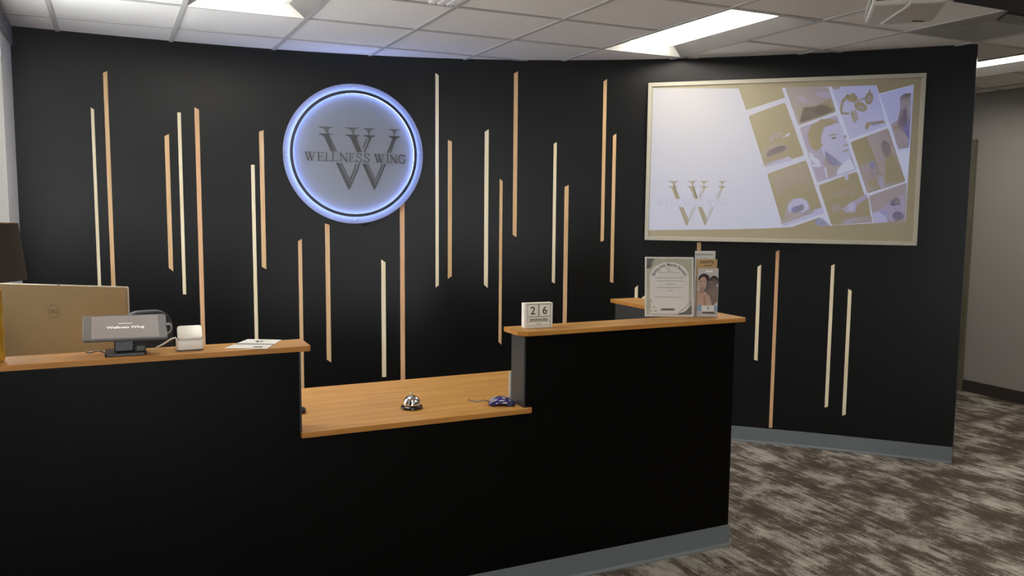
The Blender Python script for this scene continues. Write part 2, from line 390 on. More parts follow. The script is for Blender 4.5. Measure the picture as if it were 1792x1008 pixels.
# ceiling: backing slab, rails and every tile in view
mb = MB(); mb.box(T0, URIGHT+.12, VREAR-.1, VFAR+.1, HC+.12, HC+.16); ceil = struct(mb.build('ceiling', mat('ceiling_void', (.25, .25, .25), .9)))
imax = int((URIGHT-U0)/G)+1; jmax = int((V0-VREAR)/G)+1
def behind_wall(u, v):
    q = Vector((u, v))-WC
    return q.length > wr(math.atan2(q.y, q.x))+.15 and PH1 < math.atan2(q.y, q.x) < PH0
LIGHTS = [(5, 2), (1, 2), (9, 2), (1, 7), (5, 7), (9, 7), (1, 12), (5, 12)]     # (i, j) of the far-left tile corner; 1 tile wide, 2 deep
taken = {(i, j+d) for i, j in LIGHTS for d in (0, 1)} | {(7, 4), (2, 3)}
RW = .024
tile_me = MB().box(.002, G-.002, -(G-.002), -.002, .004, .018).mesh('ceiling_tile', M_TILE)
rail_v = {}
for j in range(-3, jmax+1):
    for i in range(-1, imax+1):
        if (i, j) in taken: continue
        u, v = BU(i), AV(j)
        if all(behind_wall(u+a*G, v-b*G) for a in (0, 1) for b in (0, 1)): continue
        cu0, cu1 = max(u, ULEFT), min(u+G, URIGHT)
        if cu1-cu0 < .02: continue
        if cu0 == u and cu1 == u+G: me = tile_me
        else: me = MB().box(cu0-u+.002, cu1-u-.002, -(G-.002), -.002, .004, .018).mesh('ceiling_tile', M_TILE)
        o = bpy.data.objects.new('ceiling_tile', me); COL.objects.link(o); o.location = (u, v, HC); o.parent = ceil
def on(i, j):    # is a rail suppressed because it would cross a light
    return False
for i in range(0, imax):
    m = MB(); m.box(BU(i)-RW/2, BU(i)+RW/2, VREAR, VFAR, HC-.002, HC+.004); m.box(BU(i)-.002, BU(i)+.002, VREAR, VFAR, HC+.004, HC+.035); m.build('grid_rail', M_RAIL, ceil)
for j in range(-2, jmax+1):
    cuts = sorted((BU(i)+RW/2, BU(i+1)-RW/2) for (i, jj) in LIGHTS if jj+1 == j)
    m = MB(); a = ULEFT+.002
    for (p, q) in cuts+[(URIGHT-.002, None)]:
        m.box(a, p, AV(j)-RW/2, AV(j)+RW/2, HC-.0015, HC+.0035); a = q
    m.build('grid_rail', M_RAIL, ceil)
# black panel of ceiling above the projector side
m = MB(); m.box(BU(6)+.2, URIGHT, AV(6)-.3, AV(5), HC-.008, HC+.01); struct(m.build('trim_2', mat('black_ceiling_paint', (.012, .012, .013), .6)))

# ------------------------------------------------------------------ ceiling lights
def troffer(i, j, label):
    """recessed tray with sloping reflectors and a rounded lens"""
    t = thing('ceiling_light', label, 'ceiling light', ((BU(i)+BU(i+1))/2, (AV(j)+AV(j+2))/2, HC), group='recessed fluorescent lights')
    hx, hy, up, lx, ly = G/2-.0122, G-.0122, .055, .175, G-.055
    m = MB(); A = [(-hx,-hy,-.003),(hx,-hy,-.003),(hx,hy,-.003),(-hx,hy,-.003)]; B = [(-lx-.03,-ly,up),(lx+.03,-ly,up),(lx+.03,ly,up),(-lx-.03,ly,up)]
    C = [(p[0], p[1], up+.012) for p in B]; D = [(p[0], p[1], .012) for p in A]
    D = [(p[0]*1.0, p[1]*1.0, up+.02) for p in A]
    m.add(A+B, [(0,1,5,4),(2,3,7,6),(4,5,6,7)]); m.keep = True
    m.build('tray', M_WHITE, t)
    for f in ((1,2,6,5), (3,0,4,7)):
        m = MB(); m.keep = True; m.add(A+B, [f]); m.build('side_reflector', mat('shaded_white_reflector', (.16, .155, .15), .6), t)  # white sides painted grey for the shade beside the lens
    # lens: rounded rectangle outline, convex cross-section
    m = MB(); n = 14; sect = []
    ys = [-ly+.005]+[-ly+.005+.05*(1-math.cos(a*math.pi/10))*1.0 for a in range(1, 6)]+[ly-.005-.05*(1-math.cos(a*math.pi/10)) for a in range(5, 0, -1)]+[ly-.005]
    for y in ys:
        e = min(1, (ly-.005-abs(y))/.05); k = math.sqrt(max(0, 1-(1-e)**2)); wd = lx*(.62+.38*k); dp = .016*(.25+.75*k)
        sect.append([(wd*math.cos(math.pi*q/n), y, up-.004-dp*math.sin(math.pi*q/n)) for q in range(n+1)])
    vs = [p for s in sect for p in s]; fs = []
    for a in range(len(sect)-1):
        for q in range(n): fs.append((a*(n+1)+q, a*(n+1)+q+1, (a+1)*(n+1)+q+1, (a+1)*(n+1)+q))
    fs += [tuple(range(n+1)), tuple(range((len(sect)-1)*(n+1), len(sect)*(n+1)))[::-1]]
    m.add(vs, fs); m.build('lens', M_LENS, t, smooth=True)
    return t
LBL = {(9,7): 'added unseen ceiling light beside the hall wall right of the camera', (1,7): 'lit ceiling light over the lobby floor left of the camera', (5,7): 'lit ceiling light over the lobby floor right of the camera', (1,12): 'lit ceiling light nearest the added rear glazing', (5,12): 'added unseen ceiling light in the far rear right of the lobby', (5,2): 'lit recessed ceiling light above the left half of the projection screen', (1,2): 'lit ceiling light at the top edge, left of the round sign',  # hall-side and rear-right lobby lights are out of view, added to brighten the room
       (9,2): 'lit hall ceiling light at the right edge beyond the black wall'}
for (i, j) in LIGHTS:
    troffer(i, j, LBL.get((i, j), 'lit recessed ceiling light behind the camera over the lobby'))

# air diffuser tile: four sloping sides with mitred corners and louvre blades
t = thing('air_diffuser', 'grey square ceiling air vent with louvre blades right of the projector', 'air vent', (BU(7)+G/2, AV(4)-G/2, HC))
h = G/2-.012; m = MB(); mid = .17
M_VENT = mat('vent_metal', (.34, .335, .315), .5)
m.add([(-h,-h,0),(h,-h,0),(h,h,0),(-h,h,0),(-.07,-.07,.016),(.07,-.07,.016),(.07,.07,.016),(-.07,.07,.016)],
      [(1,2,6,5),(2,3,7,6),(3,0,4,7),(4,5,6,7)]); m.keep = True
m.build('pan', M_VENT, t)
m = MB(); m.keep = True; m.add([(-h,-h,0),(h,-h,0),(-.07,-.07,.016),(.07,-.07,.016)], [(0,1,3,2)]); m.build('throat', mat('vent_throat', (.05,.05,.048), .7), t)
for k in range(7):
    a = .10+.026*k; zz = .016*(1-(a-.07)/(h-.07))
    b = a-.013; z0, z1 = zz-.012, zz-.009
    m = MB(); m.add([(-a,-a,z0),(a,-a,z0),(b,-b,z0),(-b,-b,z0),(-a,-a,z1),(a,-a,z1),(b,-b,z1),(-b,-b,z1)], [(0,3,2,1),(4,5,6,7),(0,1,5,4),(1,2,6,5),(2,3,7,6),(3,0,4,7)])
    m.build('blade', mat('vent_blade', (.30, .305, .29), .5), t)
t = thing('air_register', 'white slotted air register at the top edge between the two lights', 'air vent', (BU(2)+G/2, AV(3)-G/2, HC))
m = MB(); m.box(-G/2+.014, G/2-.014, -G/2+.014, G/2-.014, .004, .02); m.build('backing', M_TILE, t)
for k in range(3):
    m = MB(); x = G/2-.05-.045*k; m.box(x-.016, x+.016, -G/2+.03, G/2-.03, -.006, .004); m.build('slot_bar', mat('register_white', (.86, .86, .84), .5), t, bevel=.003)

# ------------------------------------------------------------------ reception counter
VF, VB = 2.98, 3.10                # front and back face of the knee wall
ct = thing('reception_counter', 'black reception counter with low middle section and grey base', 'counter', (1.0, 3.04, 0))
def cbox(name, mt, x0, x1, y0, y1, z0, z1, bev=0): return MB().box(x0-1.0, x1-1.0, y0-3.04, y1-3.04, z0, z1).build(name, mt, ct, bevel=bev)
LT, LB, DT, DB = 1.083, 1.063, .768, .747
cbox('knee_wall', M_COUNTER, ULEFT+.002, .580, VF, VB, 0, LB)
cbox('knee_wall', M_COUNTER, .580, 1.4865, VF, VB, 0, DB)
cbox('knee_wall', M_COUNTER, 1.4865, 2.560, VF, VB, 0, LB)
cbox('knee_wall', M_COUNTER, 2.44, 2.560, VB, 3.80, 0, LB)
cbox('end_panel', M_SIDE, 1.479, 1.4865, VF+.001, VB-.001, DT, LB)
cbox('end_panel', M_SIDE, .580, .5865, VF+.001, VB-.001, DT, LB)
cbox('end_panel', M_SIDE, 2.435, 2.44, VB+.001, 3.80, DT, LB)
def cbase(x0, y0, x1, y1, nx, ny):
    m = MB(); L = Vector((x1-x0, y1-y0)); d = L.normalized(); P = [(0,0),(.015,0),(.015,.004),(.006,.014),(.005,.098),(0,.100)]
    vs = [(x0-1.0+nx*o, y0-3.04+ny*o, z) for o, z in P]+[(x1-1.0+nx*o, y1-3.04+ny*o, z) for o, z in P]; k = len(P)
    m.add(vs, [tuple(range(k)), tuple(range(k, 2*k))[::-1]]+[(i,(i+1)%k,k+(i+1)%k,k+i) for i in range(k)]); m.build('baseboard', M_BASE, ct)
cbase(ULEFT+.002, VF, 2.566, VF, 0, -1); cbase(2.560, VF, 2.560, 3.80, 1, 0)

def ledge(name, poly, z0, z1, label, cat, edge_mi=True):
    m = MB(); n = len(poly)
    vs = [(p[0], p[1], z0) for p in poly]+[(p[0], p[1], z1) for p in poly]
    m.add(vs, [tuple(range(n))[::-1], tuple(range(n, 2*n))], 0); m.add(vs, [(i,(i+1)%n,n+(i+1)%n,n+i) for i in range(n)], 1)
    o = m.build(name, [M_LEDGE, M_EDGE]); b = o.modifiers.new('bevel', 'BEVEL'); b.width = .002; b.segments = 2; b.limit_method = 'ANGLE'
    bm = bmesh.new(); bm.from_mesh(o.data); bmesh.ops.remove_doubles(bm, verts=bm.verts, dist=1e-5); bmesh.ops.recalc_face_normals(bm, faces=bm.faces); bm.to_mesh(o.data); bm.free()
    return tag(o, label, cat)
VL0, VL1 = 2.955, 3.120
ledge('counter_ledge', [(ULEFT+.002, VL0), (.612, VL0), (.618, VL0+.008), (.618, VL1), (ULEFT+.002, VL1)], LB, LT, 'orange-brown wooden ledge under the tablet and gold lamp', 'ledge')
ledge('counter_ledge', [(1.452, VL0+.035), (1.482, VL0), (2.598, VL0), (2.606, VL0+.008), (2.606, 3.845), (2.43, 3.845), (2.43, VL1), (1.452, VL1)], LB, LT, 'L-shaped wooden ledge carrying the block calendar and acrylic sign', 'ledge')
ledge('desk_worktop', [(.580, VL0+.002), (1.502, VL0+.002), (1.510, VL0+.010), (1.510, VF-.0005), (1.4785, VF-.0005), (1.4785, VB+.001), (2.433, VB+.001), (2.433, 3.69), (ULEFT+.002, 3.69), (ULEFT+.002, VB+.001), (.5875, VB+.001), (.5875, VF-.0005), (.580, VF-.0005)],
      DB, DT, 'low wooden desk top under the service bell', 'desk')

# ------------------------------------------------------------------ strips on the wall
ST = [  # top-left, top-right, bottom-left, bottom-right pixels (None = runs on down, height given), material, label
 ((158.5,188),(164.5,192), .80, M_PALE, 'leftmost pale strip on the black wall, slanted top, running down behind the monitor'),
 ((180,128),(187.5,124.5), .55, M_TAN, 'tallest tan strip at far left, its top highest of the left group'),
 ((288,238.5),(295.5,234.5), ((295,468.5),(303,475)), M_TAN, 'short tan strip, both ends slanted, left of the pale square-ended strip'),
 ((309,197),(315,197), ((321,515),(327,515)), M_PALE, 'pale strip with two square-cut ends above the white card reader'),
 ((340,188),(348,192), .25, M_RED, 'long reddish strip running down behind the white card reader'),
 ((439,288.5),(445.3,288.5), .40, M_PALE, 'square-topped pale strip running down behind the paper leaflet'),
 ((453.3,231),(461,227.5), ((458,467),(466,471)), M_TAN, 'tan strip just left of the round sign, slanted at both ends'),
 ((521.5,422),(528,418), .30, M_TAN, 'strip passing behind the right end of the tablet ledge'),
 ((569,391),(577,393.5), ((571.5,629),(579,634)), M_TAN, 'tan strip starting right under the left of the round sign'),
 ((667,454),(674.5,459), .40, M_PALE, 'strip with low slanted top below the round sign, ending behind the desk'),
 ((699.5,330),(707.5,333), .30, M_RED, 'pinkish strip emerging from under the lower right of the round sign'),
 ((761,128),(767,132), ((763,503),(768.5,499)), M_PALE, 'long thin strip first to the right of the round sign'),
 ((784,245),(791,248), ((783.5,488),(790.5,483)), M_TAN, 'shorter strip second to the right of the round sign'),
 ((848,231),(855,226), ((847,498),(854,504)), M_PALE, 'strip third to the right of the round sign, ends slanted alike'),
 ((873.5,313),(879,317), ((873,598),(878,603)), M_TAN, 'thin strip ending beside the left tip of the calendar ledge'),
 ((899.5,129),(906.5,125), ((897,411),(904,415)), M_TAN, 'strip with top near the ceiling, above the block calendar'),
 ((968.5,251.5),(974.5,249), ((966,493),(971,496)), M_PALE, 'thin strip right of the calendar, its lower end well above the ledge'),
 ((988,327),(995.3,323.5), .45, M_TAN, 'strip running down behind the ledge just right of the calendar'),
 ((1057,143),(1063,138.5), ((1050,423),(1056,421)), M_TAN, 'tall thin strip left of the projection screen'),
 ((1073,238),(1079,234), ((1067,493),(1073,495)), M_TAN, 'strip closest to the left edge of the projection screen'),
 ((1111,504),(1116.5,499), .40, M_PALE, 'short visible strip tip above the back ledge left of the acrylic sign'),
 ((1123,521),(1129,516.5), .40, M_PALE, 'tiny strip tip touching the left edge of the acrylic sign'),
 ((1220,424),(1227,424), .30, M_TAN, 'strip coming from under the screen down behind the brochures'),
 ((1326,467),(1332.5,463), ((1319.5,629),(1325.5,631)), M_PALE, 'short pale strip just right of the calendar ledge end'),
 ((1357,440),(1363.3,437.5), ((1346.5,748),(1352.5,748)), M_RED, 'long reddish strip reaching down to the grey base'),
 ((1453,465),(1459.5,462), ((1444.5,713),(1450.5,711)), M_PALE, 'longer of the two pale strips at the right, under the screen'),
 ((1484,505.5),(1490.5,509), ((1474,727),(1480,725)), M_PALE, 'rightmost pale strip, the lower of the right pair'),
]
for (tl, tr, bot, mt, lab) in ST:
    a, pa = hitwall(*tl); b, pb = hitwall(*tr)
    if isinstance(bot, float): zl = zr = bot; ph = (pa+pb)/2
    else:
        c, pc = hitwall(*bot[0]); d, pd = hitwall(*bot[1]); zl, zr = c.z, d.z; ph = (pa+pb+pc+pd)/4
    wd = (Vector((a.x, a.y))-Vector((b.x, b.y))).length
    if not isinstance(bot, float): wd = (wd+(Vector((c.x, c.y))-Vector((d.x, d.y))).length)/2
    z0 = min(zl, zr); hw = wd/2
    m = MB(); m.prism([(-hw, zl-z0), (hw, zr-z0), (hw, b.z-z0), (-hw, a.z-z0)], -.011, .0015, 'y')
    o = m.build('wood_strip', mt, bevel=.0012, segs=1); o.matrix_world = wall_frame(ph, z0)
    tag(o, lab, 'wood strip', 'wooden strips on the black wall')

# ------------------------------------------------------------------ round lit sign
_, sph = hitwall(620, 270)
Pn = wall_frame(sph, 0, .05); sO = Vector((Pn[0][3], Pn[1][3], 0)); sX = Vector((Pn[0][0], Pn[1][0], 0)); sN = Vector((Pn[0][1], Pn[1][1], 0))
sc_ = hitp(620, 270, sO, sN); SM = frame(sc_, sX, Vector((0,0,1))); SI = SM.inverted()
sg = thing('round_sign', 'round frosted sign with blue glowing ring and dark W monogram', 'sign', M=SM)
def disc(mb, r, y0, y1, n=96, mi=0): mb.prism([(r*math.cos(2*math.pi*i/n), r*math.sin(2*math.pi*i/n)) for i in range(n)], y0, y1, 'y', mi)
def band(mb, r0, r1, y0, y1, n=96, mi=0):
    vs = []; fs = []
    for i in range(n):
        c, s = math.cos(2*math.pi*i/n), math.sin(2*math.pi*i/n)
        vs += [(r0*c, y0, r0*s), (r1*c, y0, r1*s), (r1*c, y1, r1*s), (r0*c, y1, r0*s)]
    for i in range(n):
        for k in range(4): fs.append((i*4+k, i*4+(k+1)%4, ((i+1)%n)*4+(k+1)%4, ((i+1)%n)*4+k))
    mb.add(vs, fs, mi)
eR = SI @ hitp(742, 271, sO, sN); eL = SI @ hitp(497, 269, sO, sN); RS = (eR.x-eL.x)/2
m = MB(); disc(m, RS, -.003, .003); m.build('disc', M_DISC, sg)
RR = RS*.885
m = MB(); band(m, RR-.0068, RR+.0048, -.026, -.003); band(m, RR-.0110, RR+.0085, -.029, -.026); m.build('ring', mat('ring_black', (.008, .010, .02), .4), sg, smooth=True)
m = MB(); band(m, RR-.0085, RR-.0070, -.0255, -.0035); m.build('led_strip', M_LED, sg)
m = MB(); band(m, RR+.0050, RR+.0060, -.0255, -.0035); m.build('led_strip', mat('blue_led_dim', (.2, .25, .4), .5, emit=(.28, .40, 1.0), estr=22), sg)
for a in (3, 90, 182, 270):
    m = MB(); q = []
    x, z = RS*.945*math.cos(R(a)), RS*.945*math.sin(R(a))
    m.prism([(x+.008*math.cos(k*math.pi/5), z+.008*math.sin(k*math.pi/5)) for k in range(10)], -.008, -.003, 'y'); m.prism([(x+.006*math.cos(k*math.pi/5), z+.006*math.sin(k*math.pi/5)) for k in range(10)], .003, .048, 'y'); m.build('standoff', mat('standoff_steel', (.28,.29,.32), .6), sg)
m = MB(); e = SI @ hitp(640, 388, sO, sN); m.tube([(e.x-.04, .012, e.z), (e.x-.02, .01, e.z-.02), (e.x+.01, .01, e.z-.025), (e.x+.035, .012, e.z-.012), (e.x+.07, .012, e.z+.01)], .005); m.build('cable', M_BLACK, sg)
# monogram traced in a 1493 x 1008 close-up of the sign (origin 520,210)
LOGO = [  # (shade, points)
 (1, [(280,83),(462,90),(462,101),(425,108),(410,132),(412,180),(525,412),(478,412),(385,195),(372,150),(350,118),(312,103),(280,93)]),
 (0, [(283,176),(462,182),(462,190),(415,198),(482,412),(440,410),(355,225),(330,200),(283,185)]),
 (1, [(625,96),(805,101),(805,110),(768,118),(745,145),(745,195),(850,415),(818,422),(735,220),(718,165),(700,135),(668,115),(625,105)]),
 (0, [(630,190),(805,196),(805,206),(765,212),(835,422),(778,420),(700,245),(675,215),(630,199)]),
 (1, [(870,106),(1015,111),(1015,119),(970,128),(945,160),(940,205),(925,205),(925,165),(905,130),(870,115)]),
 (0, [(865,200),(1018,205),(1018,213),(975,225),(955,250),(884,425),(866,425),(935,252),(920,225),(865,210)]),
 (0, [(905,242),(915,242),(866,375),(852,375)]),
 (1, [(1200,118),(1342,124),(1342,132),(1300,142),(1275,175),(1270,215),(1255,215),(1255,175),(1238,142),(1200,128)]),
 (0, [(1198,210),(1343,216),(1343,224),(1300,240),(1276,272),(1222,432),(1205,432),(1260,268),(1240,240),(1198,220)]),
 (0, [(1240,262),(1252,262),(1185,432),(1170,432)]),
 (0, [(505,558),(548,562),(688,860),(672,915)]), (1, [(548,562),(592,565),(706,800),(688,860)]),
 (0, [(805,565),(820,567),(690,885),(672,915),(682,868)]), (0, [(763,570),(776,570),(706,762),(694,772)]),
 (0, [(850,570),(892,573),(1022,860),(1005,918)]), (1, [(892,573),(935,576),(1040,805),(1022,860)]),
 (0, [(1143,575),(1158,577),(1022,888),(1005,918),(1014,870)]), (0, [(1103,575),(1116,575),(1036,770),(1025,778)]),
]
def sgn(x, y):
    q = SI @ hitp(520+x/7.465, 210+y/7.465, sO, sN); return (q.x, q.z)
for sh, pts in LOGO:
    pl = [sgn(*p) for p in pts][::-1]
    m = MB(); m.prism(pl, -.009 if sh == 0 else -.0075, -.003, 'y'); m.build('monogram_stroke', [M_LETTER, M_LETTER2][sh], sg)
WORD = [('W',92,240),('E',255,352),('L',362,440),('L',447,528),('N',548,665),('E',673,752),('S',765,848),('S',868,948),('W',1003,1138),('I',1163,1197),('N',1205,1307),('G',1315,1418)]
for ch, x0, x1 in WORD:
    wd, qs = serif_letter(ch); m = MB()
    for q in qs:
        pl = []
        for (a, b) in q:
            X = x0+(x1-x0)*a/wd; top = 414+.033*(X-92); base = 527+.033*(X-92); pl.append(sgn(X, base+(top-base)*b))
        ar = sum(pl[i][0]*pl[(i+1)%4][1]-pl[(i+1)%4][0]*pl[i][1] for i in range(4))
        m.prism(pl if ar < 0 else pl[::-1], -.009, -.003, 'y')
    m.build('letter', M_LETTER, sg)

# ------------------------------------------------------------------ projection screen
qa, pa = hitwall(1132, 280); qb, pb = hitwall(1612, 280)
a2, b2 = wpt(pa, .012), wpt(pb, .012); bX = Vector((b2.x-a2.x, b2.y-a2.y, 0)).normalized(); bN = Vector((0,0,1)).cross(bX)
bP = Vector((a2.x, a2.y, 0))-bN*.022
cTL, cTR, cBL, cBR = [hitp(*q, bP, bN) for q in ((1135,146),(1620.5,127),(1128,419.5),(1605,430.5))]
BO = (cTL+cTR+cBL+cBR)/4; BM = frame(BO, bX, Vector((0,0,1))); BI = BM.inverted()
lc = [BI @ c for c in (cTL, cTR, cBL, cBR)]
bx0 = (lc[0].x+lc[2].x)/2; bx1 = (lc[1].x+lc[3].x)/2; bz1 = (lc[0].z+lc[1].z)/2; bz0 = (lc[2].z+lc[3].z)/2
print('SCREEN', [tuple(round(v, 3) for v in c) for c in lc])
ps = thing('projection_screen', 'wide cream projection screen on the black wall showing a picture collage', 'screen', M=BM)
M_BOARD = mat('screen_board', (.355, .315, .22), .7, spec=.2)
m = MB(); m.box(bx0+.012, bx1-.012, 0, .012, bz0+.012, bz1-.012); m.build('board', M_BOARD, ps)
M_FR = mat('cream_frame', (.44, .41, .33), .5); fw = .026
for (x0, x1, z0, z1) in ((bx0, bx1, bz1-fw, bz1), (bx0, bx1, bz0, bz0+fw), (bx0, bx0+fw, bz0+fw, bz1-fw), (bx1-fw, bx1, bz0+fw, bz1-fw)):
    m = MB(); m.box(x0, x1, -.010, .018, z0, z1); m.build('frame_bar', M_FR, ps, bevel=.002)
def pj(x, y):
    q = BI @ hitp(1110+x*.32736, 110+y*.32736, bP, bN); return (q.x, q.z)
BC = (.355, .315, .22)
def pmat(name, rgb, st): return mat(name, BC, .7, spec=.2, emit=rgb, estr=st)  # projector light painted as emission over the board colour
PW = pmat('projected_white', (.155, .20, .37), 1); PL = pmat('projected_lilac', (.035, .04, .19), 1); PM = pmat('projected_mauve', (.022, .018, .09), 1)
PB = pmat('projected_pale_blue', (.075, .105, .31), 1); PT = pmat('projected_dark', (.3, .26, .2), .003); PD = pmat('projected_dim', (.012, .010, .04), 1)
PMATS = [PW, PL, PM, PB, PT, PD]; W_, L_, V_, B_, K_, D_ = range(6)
def rpoly(pts, r=12):
    """round the corners of a picture tile"""
    out = []
    n = len(pts)
    for i in range(n):
        p, c, q = Vector(pts[i-1]), Vector(pts[i]), Vector(pts[(i+1)%n])
        a = c+(p-c).normalized()*r; b = c+(q-c).normalized()*r
        out += [tuple(a), tuple(c*.6+(a+b)*.2), tuple(b)]
    return out
def ell(cx, cy, rx, ry, rot=0, n=18):
    c, s = math.cos(R(rot)), math.sin(R(rot))
    return [(cx+rx*math.cos(2*math.pi*i/n)*c-ry*math.sin(2*math.pi*i/n)*s, cy+rx*math.cos(2*math.pi*i/n)*s+ry*math.sin(2*math.pi*i/n)*c) for i in range(n)]
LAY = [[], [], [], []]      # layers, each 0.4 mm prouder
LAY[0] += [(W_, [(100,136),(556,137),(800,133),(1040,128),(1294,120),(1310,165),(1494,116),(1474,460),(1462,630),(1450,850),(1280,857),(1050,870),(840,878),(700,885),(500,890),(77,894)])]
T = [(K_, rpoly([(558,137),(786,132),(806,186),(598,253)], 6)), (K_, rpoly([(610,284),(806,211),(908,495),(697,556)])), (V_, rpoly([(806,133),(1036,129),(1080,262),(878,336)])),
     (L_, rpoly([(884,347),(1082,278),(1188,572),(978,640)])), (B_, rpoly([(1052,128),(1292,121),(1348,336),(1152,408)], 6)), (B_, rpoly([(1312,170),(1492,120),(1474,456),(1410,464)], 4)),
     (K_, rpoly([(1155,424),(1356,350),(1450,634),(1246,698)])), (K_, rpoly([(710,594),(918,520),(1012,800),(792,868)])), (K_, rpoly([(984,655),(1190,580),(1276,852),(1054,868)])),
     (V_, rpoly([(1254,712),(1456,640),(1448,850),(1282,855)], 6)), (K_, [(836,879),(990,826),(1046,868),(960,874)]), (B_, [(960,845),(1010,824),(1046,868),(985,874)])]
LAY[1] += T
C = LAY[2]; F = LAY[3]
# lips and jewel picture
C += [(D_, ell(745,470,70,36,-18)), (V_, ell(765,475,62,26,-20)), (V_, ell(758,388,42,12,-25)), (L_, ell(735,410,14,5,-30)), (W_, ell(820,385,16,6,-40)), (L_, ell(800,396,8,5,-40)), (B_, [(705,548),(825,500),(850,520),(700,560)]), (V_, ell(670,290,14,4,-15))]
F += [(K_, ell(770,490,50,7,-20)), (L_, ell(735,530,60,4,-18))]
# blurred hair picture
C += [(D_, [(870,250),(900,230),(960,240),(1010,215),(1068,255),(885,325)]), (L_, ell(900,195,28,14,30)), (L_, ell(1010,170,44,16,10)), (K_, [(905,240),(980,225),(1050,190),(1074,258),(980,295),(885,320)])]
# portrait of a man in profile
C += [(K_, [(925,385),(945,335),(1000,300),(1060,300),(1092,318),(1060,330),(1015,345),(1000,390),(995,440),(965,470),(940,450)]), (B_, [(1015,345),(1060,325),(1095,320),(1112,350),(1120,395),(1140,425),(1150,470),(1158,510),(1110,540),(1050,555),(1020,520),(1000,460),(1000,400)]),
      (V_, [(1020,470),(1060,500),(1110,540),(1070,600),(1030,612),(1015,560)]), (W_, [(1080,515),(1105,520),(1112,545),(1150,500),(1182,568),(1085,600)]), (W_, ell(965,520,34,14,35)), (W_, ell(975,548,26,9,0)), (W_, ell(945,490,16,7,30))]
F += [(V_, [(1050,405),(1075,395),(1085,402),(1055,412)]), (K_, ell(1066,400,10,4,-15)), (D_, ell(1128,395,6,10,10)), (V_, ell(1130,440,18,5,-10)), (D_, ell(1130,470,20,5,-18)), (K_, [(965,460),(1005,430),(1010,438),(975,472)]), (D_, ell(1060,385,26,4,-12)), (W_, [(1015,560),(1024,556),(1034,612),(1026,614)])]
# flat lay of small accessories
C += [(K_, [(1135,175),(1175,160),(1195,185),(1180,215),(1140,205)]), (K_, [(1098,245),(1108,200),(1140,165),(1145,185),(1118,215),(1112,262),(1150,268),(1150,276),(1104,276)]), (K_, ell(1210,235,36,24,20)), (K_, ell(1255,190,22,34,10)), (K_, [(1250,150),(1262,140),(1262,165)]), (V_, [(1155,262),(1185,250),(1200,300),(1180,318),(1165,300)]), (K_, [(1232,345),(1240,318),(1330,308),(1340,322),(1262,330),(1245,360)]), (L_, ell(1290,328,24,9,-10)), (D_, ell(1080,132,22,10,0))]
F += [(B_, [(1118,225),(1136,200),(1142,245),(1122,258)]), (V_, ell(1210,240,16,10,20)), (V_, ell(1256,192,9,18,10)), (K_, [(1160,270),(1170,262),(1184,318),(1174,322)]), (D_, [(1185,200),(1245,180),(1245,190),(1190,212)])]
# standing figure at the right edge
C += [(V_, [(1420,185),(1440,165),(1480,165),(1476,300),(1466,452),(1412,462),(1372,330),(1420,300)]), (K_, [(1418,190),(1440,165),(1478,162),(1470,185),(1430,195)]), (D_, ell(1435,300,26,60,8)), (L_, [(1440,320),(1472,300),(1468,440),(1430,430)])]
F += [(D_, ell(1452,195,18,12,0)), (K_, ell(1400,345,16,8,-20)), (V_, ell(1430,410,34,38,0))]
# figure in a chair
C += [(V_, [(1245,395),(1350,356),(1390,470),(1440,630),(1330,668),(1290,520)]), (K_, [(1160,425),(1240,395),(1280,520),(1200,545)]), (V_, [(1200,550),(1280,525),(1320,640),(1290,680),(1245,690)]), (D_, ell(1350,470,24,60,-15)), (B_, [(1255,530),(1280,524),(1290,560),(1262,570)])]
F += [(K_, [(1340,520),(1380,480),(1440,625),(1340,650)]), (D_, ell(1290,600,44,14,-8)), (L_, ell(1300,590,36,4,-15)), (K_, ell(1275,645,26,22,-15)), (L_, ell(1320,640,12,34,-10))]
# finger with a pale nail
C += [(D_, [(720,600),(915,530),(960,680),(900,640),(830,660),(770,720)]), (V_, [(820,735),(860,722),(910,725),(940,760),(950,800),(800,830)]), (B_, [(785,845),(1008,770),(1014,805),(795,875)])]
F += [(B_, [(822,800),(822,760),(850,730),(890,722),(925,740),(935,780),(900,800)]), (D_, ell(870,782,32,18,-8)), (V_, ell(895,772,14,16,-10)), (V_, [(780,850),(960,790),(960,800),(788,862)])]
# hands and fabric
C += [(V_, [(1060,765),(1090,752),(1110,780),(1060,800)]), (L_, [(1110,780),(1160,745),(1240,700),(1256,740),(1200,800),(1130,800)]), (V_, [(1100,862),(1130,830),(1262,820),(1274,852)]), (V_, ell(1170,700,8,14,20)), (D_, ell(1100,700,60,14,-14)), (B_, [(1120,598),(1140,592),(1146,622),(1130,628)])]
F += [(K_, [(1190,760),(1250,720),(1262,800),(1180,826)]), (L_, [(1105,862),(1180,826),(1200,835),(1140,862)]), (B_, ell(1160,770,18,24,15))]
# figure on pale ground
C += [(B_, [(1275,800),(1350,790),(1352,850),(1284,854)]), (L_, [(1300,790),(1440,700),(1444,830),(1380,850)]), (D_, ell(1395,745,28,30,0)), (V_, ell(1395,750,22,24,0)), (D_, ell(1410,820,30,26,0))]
F += [(L_, ell(1398,770,26,8,-8)), (D_, ell(1405,745,14,9,0))]
